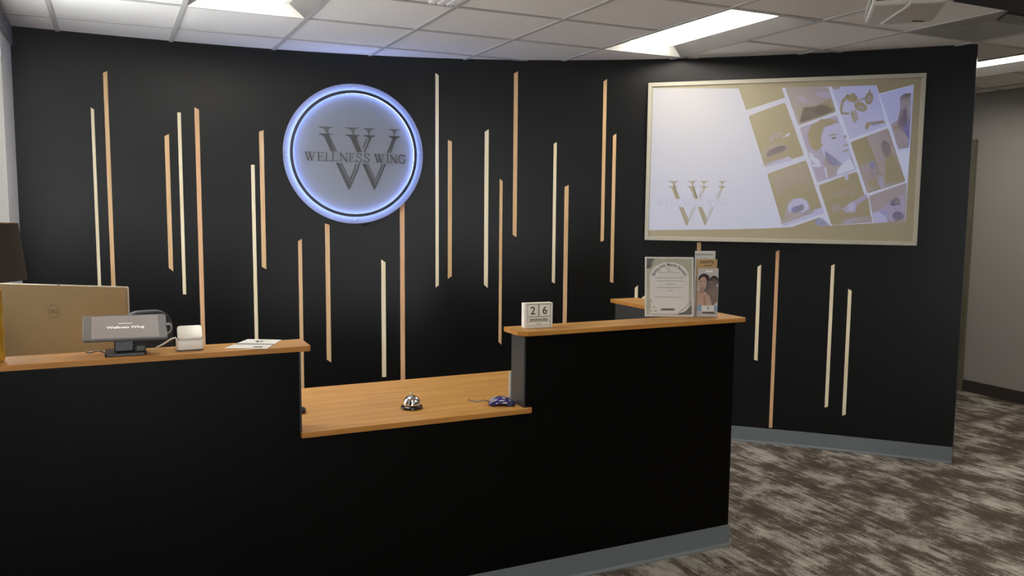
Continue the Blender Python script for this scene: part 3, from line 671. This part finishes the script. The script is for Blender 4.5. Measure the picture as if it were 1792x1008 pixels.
# monogram on the white field
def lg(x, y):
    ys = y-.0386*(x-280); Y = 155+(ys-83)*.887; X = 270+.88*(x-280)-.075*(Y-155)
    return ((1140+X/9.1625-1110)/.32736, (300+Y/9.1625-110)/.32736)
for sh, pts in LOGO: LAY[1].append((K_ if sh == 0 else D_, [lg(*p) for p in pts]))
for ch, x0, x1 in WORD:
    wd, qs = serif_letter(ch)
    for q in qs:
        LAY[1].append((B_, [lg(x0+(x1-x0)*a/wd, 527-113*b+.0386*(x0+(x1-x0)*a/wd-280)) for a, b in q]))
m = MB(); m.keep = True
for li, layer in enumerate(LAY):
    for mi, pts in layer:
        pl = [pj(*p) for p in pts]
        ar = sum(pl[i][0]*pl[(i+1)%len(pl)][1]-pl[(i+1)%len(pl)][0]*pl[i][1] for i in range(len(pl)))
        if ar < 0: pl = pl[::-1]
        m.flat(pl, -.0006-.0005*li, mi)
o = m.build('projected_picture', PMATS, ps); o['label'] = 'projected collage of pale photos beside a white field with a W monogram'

# ------------------------------------------------------------------ ceiling projector
pc = (hitz(1537, 8, 2.35)+hitz(1657, 5, 2.35)+hitz(1622, 43, 2.35)+hitz(1517, 42, 2.35))/4
PJ = thing('projector', 'white ceiling-mounted projector with dark rear panel and hanging cable', 'projector', M=frame(pc, bX, Vector((0,0,1))) @ Matrix.Rotation(R(-1.5), 4, 'X'))
pw, pd = .132, .165
m = MB(); m.prism([(-pw,-pd),(pw,-pd),(pw*.98,pd*.8),(pw*.82,pd),(-pw*.9,pd),(-pw,pd*.85)], 0, .075, 'z'); m.build('body', mat('projector_white', (.62, .60, .54), .4), PJ, bevel=.016, segs=4, smooth=True)
m = MB(); m.box(-pw+.012, pw-.012, -pd-.004, -pd+.004, .018, .078); m.build('rear_panel', M_BLACK, PJ, bevel=.003)
for k, x in enumerate((-.085, -.055, -.015, .01, .04, .075)):
    m = MB(); m.box(x-.009, x+.009, -pd-.007, -pd-.004, .030, .042); m.build('port', M_DGREY, PJ)
m = MB(); m.box(-pw-.003, -pw+.004, -pd+.03, pd-.02, .018, .05); m.build('side_grille', M_DGREY, PJ, bevel=.002)
m = MB(); m.lathe([(.028,.0),(.033,.01),(.033,.02)], 20); o = m.build('lens_ring', M_WHITE, PJ, smooth=True, M=Matrix.Translation((.07, pd-.012, .035)) @ Matrix.Rotation(R(-90), 4, 'X'))
m = MB(); m.prism([(.045,.11),(.085,.125),(.09,.13),(.05,.118)], -.003, .001, 'z'); m.build('focus_slot', M_BLACK, PJ)
m = MB(); m.lathe([(.022,.075),(.022,.10),(.016,.105),(.016,HC-pc.z+.02)], 16); m.box(-.07,.07,-.05,.05,.075,.085); m.build('mount', M_WHITE, PJ, smooth=True)
m = MB(); m.tube([(.0,-pd-.006,.09),(.0,-pd-.014,.05),(-.002,-pd-.012,.01),(-.012,-pd+.02,-.006),(-.035,-.06,-.007),(-.055,.04,-.006),(-.07,.12,-.003)], .0055); m.build('cable', M_WHITE, PJ, smooth=True)

# ------------------------------------------------------------------ table lamp at the left edge
LU, LV = -.395, 3.035
lamp = thing('table_lamp', 'gold textured table lamp with dark shade at the left edge', 'lamp', (LU, LV, LT))
def dimple(a, z): return 1+.03*math.cos(9*a+(math.pi if int(z/.035) % 2 else 0))*math.sin(math.pi*((z % .035)/.035))
prof = [(.050,0),(.066,.004)]+[(.068+.001*math.sin(k*.5), .008+.0062*k) for k in range(36)]+[(.060,.232),(.03,.238)]
m = MB(); m.lathe(prof, 36, rf=lambda a, z: dimple(a, z) if .01 < z < .23 else 1); m.build('base', mat('gold_glaze', (.55, .33, .035), .28, metal=.4, var=.25, vscale=35), lamp, smooth=True)
m = MB(); m.lathe([(.010,.238),(.010,.262)], 14); m.build('stem', mat('brass', (.5, .34, .12), .3, metal=1), lamp, smooth=True)
m = MB(); n = 48; z0, z1, r0, r1 = .258, .435, .140, .122
vs = []; fs = []
for (r, z) in ((r0, z0), (r1, z1), (r1-.003, z1), (r0-.003, z0)):
    vs += [(r*math.cos(2*math.pi*i/n), r*math.sin(2*math.pi*i/n), z) for i in range(n)]
for k in range(4):
    for i in range(n): fs.append((k*n+i, k*n+(i+1)%n, ((k+1)%4)*n+(i+1)%n, ((k+1)%4)*n+i))
m.add(vs, fs); m.build('shade', mat('dark_linen', (.045, .038, .030), .9, spec=.1, bump=.3, bscale=300), lamp, smooth=True)
m = MB(); m.tube([(-.122,0,.43),(.122,0,.43)], .002); m.tube([(0,-.122,.43),(0,.122,.43)], .002); m.build('harp', M_CHROME, lamp)
m = MB(); m.lathe([(.012,.262),(.018,.275),(.028,.305),(.028,.32),(.018,.34),(.004,.346)], 18); m.build('bulb', mat('warm_bulb', (.9,.8,.6), .4, emit=(1,.52,.13), estr=70), lamp, smooth=True)

# ------------------------------------------------------------------ all-in-one monitor behind the left ledge
def rrect(w, h, r, n=5):
    out = []
    for cx, cz, a0 in ((w-r, h-r, 0), (-w+r, h-r, 90), (-w+r, -h+r, 180), (w-r, -h+r, 270)):
        out += [(cx+r*math.cos(R(a0+90*k/n)), cz+r*math.sin(R(a0+90*k/n))) for k in range(n+1)]
    return out
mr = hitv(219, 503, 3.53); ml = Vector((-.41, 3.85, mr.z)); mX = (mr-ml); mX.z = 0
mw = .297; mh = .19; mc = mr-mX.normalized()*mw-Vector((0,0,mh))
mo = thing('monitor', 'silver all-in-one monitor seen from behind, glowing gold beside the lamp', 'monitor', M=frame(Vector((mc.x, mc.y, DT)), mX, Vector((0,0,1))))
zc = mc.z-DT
m = MB(); m.prism([(x, z+zc) for x, z in rrect(mw, mh, .006)], 0, .020, 'y'); m.build('housing', mat('silver_lamp_tint', (.45, .345, .20), .5, metal=.5), mo, bevel=.002)  # silver back, the lamp's gold glow tinted into its base colour
m = MB(); m.prism([(x, z+zc) for x, z in rrect(mw-.004, mh-.004, .005)], .020, .024, 'y'); m.build('screen', M_BLACK, mo)
m = MB(); m.prism([(x, z+zc) for x, z in rrect(mw+.0015, mh+.0015, .006)], .013, .0195, 'y'); m.build('bezel', mat('silver_edge', (.72,.72,.70), .4, metal=.3), mo)
lo = mo.matrix_world.inverted() @ hitp(94, 545, mo.matrix_world @ Vector((0,0,0)), Vector((mo.matrix_world[0][1], mo.matrix_world[1][1], 0)))
M_LOGO = mat('logo_grey', (.22, .19, .15), .4, metal=.6)
m = MB(); r1, r2 = .0265, .0245; n = 40
vs = [(lo.x+r*math.cos(2*math.pi*i/n), -.0008, lo.z+r*math.sin(2*math.pi*i/n)) for r in (r1, r2) for i in range(n)]
m.add(vs, [(i, (i+1)%n, n+(i+1)%n, n+i) for i in range(n)]); add_text(m, 'DELL', .019, lo.x, lo.z-.006, -.0008, bold=.0006); m.build('emblem', M_LOGO, mo)
m = MB(); m.box(-.10, .10, .03, .20, 0, .008); m.box(-.035, .035, .04, .07, .008, zc); m.build('stand', mat('silver_stand', (.6,.6,.58), .35, metal=.8), mo, bevel=.003)
m = MB(); m.tube([(-.02+.02*math.cos(k*math.pi/4), .010+.02*0, zc+mh+.002+.001*math.sin(k)) for k in range(2)], .004); m.build('webcam_bump', M_DGREY, mo)

# office chair behind the counter
oc = thing('office_chair', 'dark office chair behind the counter, its back peeking over the tablet', 'chair', (.12, 4.12, 0), R(8))
m = MB(); m.prism([(x, z+.86) for x, z in rrect(.105, .235, .07, 6)], -.03, .03, 'y'); m.build('backrest', mat('chair_fabric', (.028, .029, .032), .9), oc, bevel=.012, segs=3, smooth=True)
m = MB(); m.prism(rrect(.23, .22, .08, 6), .44, .52, 'z'); m.build('seat', mat('chair_fabric', (.03,.03,.03)), oc, bevel=.02, segs=3, smooth=True)
m = MB(); m.tube([(0,.05,.66),(0,.12,.56),(0,.12,.46),(0,0,.43)], .018); m.build('back_bracket', M_BLACK, oc)
m = MB(); m.lathe([(.028,.10),(.028,.44)], 14); m.build('column', M_CHROME, oc, smooth=True)
for k in range(5):
    a = 2*math.pi*k/5; lg_ = MB().tube([(0,0,.10),(.26*math.cos(a),.26*math.sin(a),.065)], .018).build('leg', M_BLACK, oc)
    m = MB(); m.prism([(.26*math.cos(a)+.02*math.cos(q*math.pi/6), .03+.028*math.sin(q*math.pi/6)) for q in range(12)], .26*math.sin(a)-.02, .26*math.sin(a)+.02, 'y'); m.build('caster', M_BLACK, oc)
for s in (-1, 1):
    m = MB(); m.tube([(s*.20,.05,.46),(s*.27,.05,.52),(s*.27,.03,.68)], .014); m.box(s*.27-.035, s*.27+.035, -.12, .12, .68, .705); m.build('armrest', M_BLACK, oc, bevel=.006)

# ------------------------------------------------------------------ tablet till
tb0, tb1 = hitv(142, 597, 2.985), hitv(293, 590, 2.985); tt0, tt1 = hitv(147, 553, 3.115), hitv(290, 549, 3.115)
tb = (tb0+tb1)/2; tt = (tt0+tt1)/2; tX = ((tb1-tb0)+(tt1-tt0)).normalized(); tU = (tt-tb); th_ = tU.length
tw = ((tb1-tb0).length+(tt1-tt0).length)/2
TM = frame((tb+tt)/2, tX, tU.normalized())
base_c = hitz(220, 619, LT); base_c.y = 3.04
tl = thing('tablet_till', 'grey tablet till on black swivel stand at the counter', 'tablet', (base_c.x, base_c.y, LT))
L_M = tl.matrix_world.inverted() @ TM
m = MB(); m.prism(rrect(tw/2, th_/2, .010), 0, .009, 'y'); m.build('tablet', mat('tablet_bezel', (.12, .125, .13), .3), tl, bevel=.002, M=L_M)
m = MB(); m.flat(rrect(tw/2*.80, th_/2*.90, .002), -.0006); scn = m.build('screen', mat('tablet_screen', (.16, .14, .13), .35, emit=(.30, .27, .27), estr=.28), tl, M=L_M)
m = MB(); add_text(m, 'Wellness Wing', .0185, 0, -.010, -.0012, bold=.0005); m.flat([(-.022,.017),(.022,.017),(.022,.0195),(-.022,.0195)], -.0012); m.build('screen_text', mat('screen_white', (.8,.8,.8), .5, emit=(.8,.8,.8), estr=.45), tl, M=L_M)
m = MB(); m.prism(rrect(.063, .058, .008), 0, .010, 'z'); m.build('base_plate', M_BLACK, tl, bevel=.002)
m = MB(); m.prism([(-.030,.010),(.045,.010),(.040,.078),(-.030,.048)], -.034, .026, 'x'); m.build('stand_neck', M_BLACK, tl, bevel=.004)
m = MB(); m.box(.032, .060, -.045, -.012, .010, .030); m.build('side_plug', M_DGREY, tl, bevel=.003)
m = MB(); m.tube([(-.06,-.01,.006),(-.075,.0,.012),(-.09,.02,.010),(-.105,.035,.0035),(-.12,.05,.0035)], .0022); m.build('power_cable', M_BLACK, tl, smooth=True)
m = MB(); q = tl.matrix_world.inverted() @ hitv(292, 567, 3.05); m.tube([(q.x-.004,q.y,q.z),(q.x+.010,q.y,q.z),(q.x+.014,q.y,q.z-.01),(q.x+.010,q.y+.01,q.z-.028),(q.x-.01,q.y+.02,q.z-.04)], .0028); m.box(q.x-.002, q.x+.010, q.y-.004, q.y+.004, q.z-.004, q.z+.004); m.build('side_cable', mat('grey_cable', (.3,.3,.3), .5), tl)

# ------------------------------------------------------------------ card reader
rc = (hitz(313, 617, LT)+hitz(354, 611, LT))/2; rc.y += .035
cr_ = thing('card_reader', 'white square card reader tilted on its dock', 'card reader', (rc.x, rc.y, LT), R(-2))
M_RD = mat('reader_white', (.80, .775, .70), .35)
m = MB(); m.prism(rrect(.043, .036, .010), 0, .004, 'z'); m.build('foot', M_DGREY, cr_)
m = MB(); m.prism(rrect(.044, .037, .011), .004, .036, 'z'); m.build('dock', M_RD, cr_, bevel=.004, segs=3, smooth=True)
m = MB(); m.prism(rrect(.036, .028, .009), .030, .048, 'z'); m.build('cradle', mat('cradle_grey', (.45, .43, .38), .5), cr_)
m = MB(); m.prism(rrect(.040, .034, .011), 0, .015, 'z'); m.build('reader', M_RD, cr_, bevel=.005, segs=3, smooth=True, M=Matrix.Translation((.001, -.002, .050)) @ Matrix.Rotation(R(33), 4, 'X'))
m = MB(); m.tube([(-.043,.02,.040),(-.06,.025,.034),(-.085,.04,.016),(-.105,.055,.004)], .003); m.build('cable', M_RD, cr_, smooth=True)

# ------------------------------------------------------------------ leaflet
lp = [hitz(*q, LT) for q in ((393,611),(434,595),(493,596),(468,611.5))]
lcx = sum((p for p in lp), Vector())/4; lf = thing('leaflet', 'white printed leaflet lying at the ledge end', 'leaflet', (lcx.x, lcx.y+.008, LT))
loc = [(p.x-lcx.x, p.y-lcx.y) for p in lp][::-1]
m = MB(); m.prism(loc[::-1], .0005, .0022, 'z'); m.build('sheet', M_PAPER, lf)
def bil(s, t):  # s along 393->468 edge, t towards back
    p = lp[0].lerp(lp[3], s).lerp(lp[1].lerp(lp[2], s), t); return (p.x-lcx.x, p.y-lcx.y, .0026)
m = MB(); m.add([bil(.0,.42), bil(1,.42), bil(1,.50), bil(0,.50)], [(0,1,2,3)]); m.add([bil(.62,.10), bil(.84,.10), bil(.84,.2), bil(.62,.2)], [(0,1,2,3)])
for (a, b, c, d) in ((.42,.46,.66,.86),(.48,.52,.62,.82),(.54,.58,.66,.86),(.60,.62,.66,.86)): m.add([bil(a,c), bil(b,c), bil(b-.06,d), bil(a-.06,d)], [(0,1,2,3)])
m.add([bil(.3,.80), bil(.42,.80), bil(.42,.82), bil(.3,.82)], [(0,1,2,3)]); m.add([bil(.62,.80), bil(.74,.80), bil(.74,.82), bil(.62,.82)], [(0,1,2,3)])
m.build('print', mat('dark_ink', (.05,.045,.05), .7), lf)

# ------------------------------------------------------------------ desk: bell, car-shaped mouse, black mouse, white folder
bc = (hitz(701, 714.5, DT)+hitz(740, 714.5, DT))/2
be = thing('service_bell', 'chrome service bell with black base on the low desk', 'bell', (bc.x, bc.y, DT))
m = MB(); m.lathe([(.040,0),(.044,.003),(.043,.010),(.036,.015),(.020,.017)], 40); m.build('base', mat('bell_black', (.012,.009,.008), .25), be, smooth=True)
m = MB(); m.lathe([(.0355,.0165),(.0355,.020),(.0345,.028),(.031,.038),(.0245,.046),(.015,.051),(.005,.0525),(.001,.0526)], 40); m.build('dome', M_CHROME, be, smooth=True)
m = MB(); m.lathe([(.0035,.050),(.0035,.060),(.005,.061),(.005,.064),(.003,.0655)], 14); m.build('plunger', M_CHROME, be, smooth=True)

c0, c1 = hitz(856, 709, DT), hitz(911, 709, DT); cm_ = (c0+c1)/2; cl = .118
car = thing('car_shaped_mouse', 'dark blue car-shaped computer mouse with silver windows on the desk', 'computer mouse', (cm_.x-.010, cm_.y+.010, DT), math.atan2(c1.y-c0.y, c1.x-c0.x))
car.scale = (.93, .93, .93)
M_CAR = mat('blue_car_paint', (.020, .016, .16), .18, coat=.6)
st = []   # body cross-sections along x
for x, hw, zt in ((-.059,.018,.012),(-.055,.026,.020),(-.046,.031,.025),(-.034,.033,.029),(-.022,.034,.036),(-.008,.033,.040),(.010,.033,.040),(.024,.033,.035),(.036,.033,.027),(.048,.031,.023),(.056,.025,.017),(.059,.018,.011)):
    st.append([(x, -hw, .004), (x, -hw*1.03, zt*.45), (x, -hw*.92, zt*.72), (x, -hw*.66, zt*.95), (x, 0, zt), (x, hw*.66, zt*.95), (x, hw*.92, zt*.72), (x, hw*1.03, zt*.45), (x, hw, .004)])
m = MB(); k = 9; m.add([p for s in st for p in s], [(a*k+b, a*k+b+1, (a+1)*k+b+1, (a+1)*k+b) for a in range(len(st)-1) for b in range(k-1)]+[tuple(range(k)), tuple(range((len(st)-1)*k, len(st)*k))[::-1]]+[((a)*k, (a+1)*k, (a+1)*k+8, a*k+8) for a in range(len(st)-1)])
o = m.build('body', M_CAR, car, smooth=True); o.modifiers.new('subdivision', 'SUBSURF').levels = 1; o.modifiers['subdivision'].render_levels = 2
M_SIL = mat('silver_panel', (.62,.62,.66), .25, metal=.6)
def panel(pts, mt, nm):
    m = MB(); n_ = len(pts); c = sum((Vector(p) for p in pts), Vector())/n_
    nrm = (Vector(pts[1])-Vector(pts[0])).cross(Vector(pts[2])-Vector(pts[0])).normalized()
    if nrm.z < 0: nrm = -nrm
    m.add([tuple(Vector(p)-nrm*.0002) for p in pts]+[tuple(Vector(p)-nrm*.008) for p in pts], [tuple(range(n_)), tuple(range(n_, 2*n_))[::-1]]+[(i,(i+1)%n_,n_+(i+1)%n_,n_+i) for i in range(n_)]); m.build(nm, mt, car)
panel([(-.054,-.022,.0215),(-.028,-.026,.0300),(-.028,.022,.0335),(-.054,.020,.0225)], M_SIL, 'hood_panel')
panel([(.002,-.0265,.0355),(.016,-.028,.0340),(.020,-.006,.0385),(.000,-.006,.0408)], M_SIL, 'side_window')
panel([(.028,-.0255,.0295),(.040,-.025,.0250),(.040,.018,.0265),(.026,.018,.0350)], M_SIL, 'rear_window')
for x in (-.036, .034):
    m = MB(); m.prism([(x+.011*math.cos(q*math.pi/8), .011+.011*math.sin(q*math.pi/8)) for q in range(16)], -.0365, -.026, 'y'); m.build('wheel', mat('wheel_indigo', (.015,.012,.08), .3), car)
m = MB(); m.box(-.032,-.018,-.0358,-.0345,.012,.018); m.build('decal', M_SIL, car)
m = MB(); m.box(.004,.022,-.0355,-.0345,.014,.019); m.build('decal', M_SIL, car)
m = MB(); m.tube([(-.058,.004,.014),(-.075,.012,.018),(-.095,.03,.010),(-.115,.05,.0025),(-.15,.09,.0022)], .0020); m.build('cord', M_BLACK, car, smooth=True)

kb = hitz(530, 723, DT)
m = MB(); m.lathe([(.020,0),(.026,.004),(.027,.012),(.022,.020),(.010,.024),(.002,.0245)], 24); o = m.build('black_puck', M_BLACK, smooth=True); o.location = (kb.x-.012, kb.y+.01, DT)
tag(o, 'small black round object on the desk, half hidden behind the left counter wall', 'small object')
m = MB(); m.prism([(-.002,0),(.002,0),(.002,.125),(-.002,.125)], 0, .21, 'x'); m.v = [(x, y, z) for x, y, z in m.v]
fd = m.build('white_folder', mat('folder_white', (.92,.89,.80), .5), bevel=.0008, segs=1); fd.location = (1.4725, 3.108, DT)
tag(fd, 'thin white folder standing behind the charcoal counter end panel', 'folder')

# ------------------------------------------------------------------ block calendar
k0, k1 = hitz(917, 575, LT), hitz(966, 573, LT); kw = .126; kh = .104
cl_ = thing('block_calendar', 'white wooden block calendar reading 26 wednesday', 'calendar', ((k0.x+k1.x)/2+.002, (k0.y+k1.y)/2, LT), R(-5))
M_BLK = mat('white_painted_wood', (.82,.80,.72), .55, var=.04, vscale=40); M_INK = mat('brown_ink', (.045,.035,.022), .7)
hx = kw/2; t_ = .012; dpt = .034
m = MB(); m.box(-hx, -hx+t_, 0, dpt, 0, kh); m.box(hx-t_+.003, hx, 0, dpt, 0, kh); m.box(-hx+t_, hx-t_+.003, 0, dpt, 0, .010); m.box(-hx+t_, hx-t_+.003, 0, dpt, kh-.005, kh); m.box(-hx+t_, hx-t_+.003, dpt-.006, dpt, .010, kh-.005); m.build('tray', M_BLK, cl_, bevel=.0015)
m = MB(); m.box(-hx+t_, hx-t_+.003, .006, dpt-.006, .010, kh-.005); m.build('shadow_gap', mat('painted_gap_shade', (.20,.17,.11), .8), cl_)  # brown insert that paints the shadow lines between the blocks
ix0, ix1 = -hx+t_+.001, hx-t_+.002; im = (ix0+ix1)/2
for (x0, x1, z0, z1, nm, txt, sz) in ((ix0, im-.0015, .0475, .0975, 'number_block', '2', .046), (im+.0015, ix1, .0475, .0975, 'number_block', '6', .046), (ix0, ix1, .0265, .0460, 'weekday_block', 'wednesday', .0185), (ix0, ix1, .0105, .0255, 'month_block', 'march', .0085)):
    m = MB(); m.box(x0+.0006, x1-.0006, .002, dpt-.006, z0+.0005, z1-.0005); bo = m.build(nm, M_BLK, cl_, bevel=.001, segs=1)
    m = MB(); add_text(m, txt, sz, (x0+x1)/2, (z0+z1)/2-sz*.33, .0014, bold=.0004 if len(txt) < 3 else (.0003 if sz > .01 else .0001)); m.build('print', M_INK, bo)

# ------------------------------------------------------------------ acrylic flyer stand
s0, s1 = hitz(1131, 555.5, LT), hitz(1217, 556, LT); sX2 = (s1-s0); sX2.z = 0; fwid = sX2.length; fh = .277
smid = (s0+s1)/2; smid.z = LT; smid.y += .012
fs_ = thing('flyer_stand', 'clear acrylic stand with a cream specials flyer on the right ledge', 'sign holder', M=frame(smid, sX2, Vector((0,0,1))))
TILT = Matrix.Rotation(R(-7), 4, 'X')
m = MB(); m.box(-fwid/2, fwid/2, -.003, -.001, .002, fh); m.box(-fwid/2, fwid/2, .005, .007, .002, fh); m.build('acrylic_panel', M_CLEAR, fs_, M=TILT)
m = MB(); m.box(-fwid/2, fwid/2, .0, .075, .0, .002); m.build('acrylic_foot', M_CLEAR, fs_)
m = MB(); m.box(-fwid/2+.001, fwid/2-.001, .0022, .0048, .004, fh-.001); fly = m.build('flyer', mat('flyer_cream', (.76,.74,.68), .7), fs_, M=TILT)
M_SAGE = mat('sage_print', (.46,.46,.34), .8); M_FIELD = mat('flyer_field', (.78,.765,.74), .8); M_CHAR = mat('charcoal_print', (.075,.08,.075), .8); M_GOLDP = mat('grey_line_print', (.30,.30,.28), .8); M_LEAF = mat('leaf_print', (.36,.39,.29), .8)
def FX(a): return -fwid/2+fwid*a
def FZ(b): return .002+fh*b
m = MB(); m.keep = True
def P2(pts, y, mi): m.flat([(FX(a), FZ(b)) for a, b in pts], y, mi)
P2([(.035,.035),(.96,.035),(.96,.965),(.035,.965)], .0020, 0)
arch = [(.10,.05),(.90,.05),(.90,.66)]+[(.50+.40*math.cos(R(k)), .66+.245*math.sin(R(k))) for k in range(0, 181, 12)][1:-1]+[(.10,.66)]
P2(arch, .0018, 1)
P2([(.035,.965),(.20,.965),(.17,.93),(.14,.90),(.15,.86),(.12,.82),(.09,.80),(.035,.79)], .0016, 2)
P2([(.66,.035),(.96,.035),(.96,.19),(.92,.175),(.88,.14),(.85,.10),(.80,.085),(.75,.07),(.68,.05)], .0016, 2)
for pts, wd in (([(.24,.965),(.20,.925),(.16,.915),(.17,.87),(.13,.83),(.12,.80)], .008), ([(.70,.05),(.72,.10),(.78,.125),(.83,.15),(.87,.20),(.93,.235),(.96,.24)], .008), ([(.42,.93),(.60,.91),(.75,.92),(.90,.88)], .004), ([(.84,.83),(.92,.80),(.95,.76)], .005)):
    for q in ribbon(pts, wd): P2(q, .0015, 2 if wd > .005 else 3)
for (x, z, a, l) in ((.09,.12,70,.10),(.11,.17,110,.09),(.07,.20,60,.07),(.13,.22,95,.11),(.15,.13,40,.10),(.08,.08,20,.09),(.17,.08,25,.10),(.06,.15,130,.06)):
    c, s = math.cos(R(a)), math.sin(R(a)); P2([(x, z), (x+l*.5*c-.018*s, z+l*.5*s*.8+.014*c), (x+l*c, z+l*s*.8), (x+l*.5*c+.018*s, z+l*.5*s*.8-.014*c)], .0014, 4)
lines = [(.735,.27,.73),(.645,.21,.80),(.593,.25,.80),(.540,.42,.61),(.483,.25,.79),(.432,.44,.58),(.325,.21,.77)]
for zc_, a, b in lines:
    x = a
    while x < b-.01:
        l = random.choice((.035,.05,.065,.08)); e = min(b, x+l); P2([(x, zc_-.005), (e, zc_-.005), (e, zc_+.005), (x, zc_+.005)], .0014, 3); x = e+.012
P2([(.33,.105),(.61,.105),(.61,.137),(.33,.137)], .0014, 2)
for sh, pts in LOGO:
    P2([((.5+(x-811)/1063*.135), (.785-((y-.0386*(x-280))-490)/817*.085)) for x, y in pts][::-1], .0013, 2)
def arc_txt(a, b):
    ang = R(90)-a/.076; rr_ = .076+b
    return (FX(.5)+rr_*math.cos(ang)*1.0, .0012, FZ(.572)+rr_*math.sin(ang)*.98)
add_text(m, 'Spring Into March Specials', .0195, 0, 0, 0, 2, sx=.88, bold=.0005, fn=arc_txt)
m.build('print', [M_SAGE, M_FIELD, M_CHAR, M_GOLDP, M_LEAF], fly)

# brochure pocket fixed to the stand's side, with three brochures
b0, b1 = hitz(1221, 553, LT), hitz(1262, 553.5, LT); bmid = (b0+b1)/2; bmid.z = LT; bw = .100
bX2 = sX2.normalized(); bmid = smid+bX2*(fwid/2+.004+bw/2); bmid.z = LT
bh = thing('brochure_holder', 'clear acrylic brochure pocket to the right of the specials flyer', 'brochure holder', M=frame(bmid+Vector((0,-.004,0)), bX2, Vector((0,0,1))))
h_ = bw/2+.003
m = MB(); m.box(-h_, h_, 0, .002, .0, .17); m.box(-h_, h_, .036, .038, .0, .23); m.box(-h_, -h_+.002, .002, .036, 0, .19); m.box(h_-.002, h_, .002, .036, 0, .19); m.box(-h_, h_, .002, .036, 0, .002); m.build('pocket', M_CLEAR, bh)
def brochure(nm, y, zt, dx, col, lab):
    o = thing('brochure', lab, 'brochure', M=bh.matrix_world @ Matrix.Translation((dx, y, .0035)), group='brochures in the acrylic pocket')
    m = MB(); m.box(-.047, .047, 0, .0015, 0, zt); m.build('card', mat(nm, col, .45), o); return o
o3 = brochure('brochure_white', .028, .300, -.006, (.62,.61,.57), 'white brochure at the back of the acrylic pocket, tallest')
m = MB(); m.keep = True
for x0, x1 in ((-.045,-.034),(-.032,-.020),(-.018,-.006),(-.004,.010),(.012,.024),(.026,.036)): m.flat([(x0,.280),(x1,.280),(x1,.2875),(x0,.2875)], -.0004)
m.flat([(-.02,.266),(.012,.266),(.012,.2685),(-.02,.2685)], -.0004); m.build('print', M_GOLDP, o3)
o2 = brochure('brochure_ochre', .018, .263, .001, (.42,.26,.085), 'ochre brochure in the middle of the acrylic pocket')
m = MB(); m.keep = True
for x0, x1, z0 in ((-.030,-.024,.243),(-.018,-.011,.243),(-.007,.0,.243),(.004,.010,.246),(.013,.019,.246),(.024,.030,.243)): m.flat([(x0,z0),(x1,z0),(x1,z0+.012),(x0,z0+.012)], -.0004)
m.flat([(-.012,.232),(.022,.232),(.022,.236),(-.012,.236)], -.0004); m.build('print', mat('ochre_ink', (.10,.055,.02), .6), o2)
o1 = brochure('brochure_front', .007, .222, .005, (.50,.47,.45), 'front brochure with two women on its cover')
SK1 = mat('skin_print_light', (.50,.29,.20), .6); SK2 = mat('skin_print_dark', (.12,.045,.022), .6); HR = mat('hair_print', (.018,.008,.010), .6); SHD = mat('maroon_print', (.06,.012,.015), .6); WB = mat('blue_print', (.15,.36,.62), .6); WT = mat('white_print', (.80,.80,.78), .6); SK3 = mat('skin_print_shadow', (.34,.17,.10), .6)
m = MB(); m.keep = True; PX = lambda px, py: (-.047+.094*(px-800)/275, .222*(1-(py-295)/600))
def pr(pts, lay, mi): m.flat([PX(*p) for p in pts][::-1], -.0003-.0002*lay, mi)
def pe(cx, cy, rx, ry, lay, mi, rot=0): m.flat([PX(*p) for p in ell(cx, cy, rx, ry, rot)][::-1], -.0003-.0002*lay, mi)
pr([(900,320),(998,320),(998,342),(900,342)], 0, 5)
pe(885,430,78,70,0,2); pe(1020,450,60,66,0,2); pr([(880,560),(960,470),(1000,470),(1050,560),(1060,640),(960,640)], 0, 3)
pr([(940,560),(1072,520),(1072,700),(1010,760),(980,700)], 1, 1); pe(1012,490,48,78,2,1,8)
pr([(802,580),(850,560),(900,590),(960,630),(985,690),(992,760),(802,760)], 3, 0); pe(868,480,58,92,4,0,6); pr([(830,540),(890,560),(880,610),(830,600)], 4, 6); pr([(880,640),(900,620),(930,760),(895,760)], 4, 6)
pr([(806,430),(830,385),(880,370),(930,385),(945,430),(955,480),(935,560),(880,585),(915,520),(920,440),(890,400),(850,405),(822,440)], 5, 2)
pe(845,455,13,5,6,2); pe(896,455,13,5,6,2); pe(862,540,17,7,6,3); pe(866,500,8,5,6,6); pe(996,480,12,4,6,2); pe(1036,480,11,4,6,2); pe(1012,540,15,6,6,3)
pr([(805,755),(1072,755),(1072,825),(805,825)], 5, 4); pr([(862,755),(1030,755),(1030,830),(862,830)], 6, 5); pr([(932,775),(958,775),(968,795),(960,808),(935,795)], 7, 4); pr([(860,835),(1045,835),(1045,862),(880,855)], 6, 2)
m.build('print', [SK1, SK2, HR, SHD, WB, WT, SK3], o1)
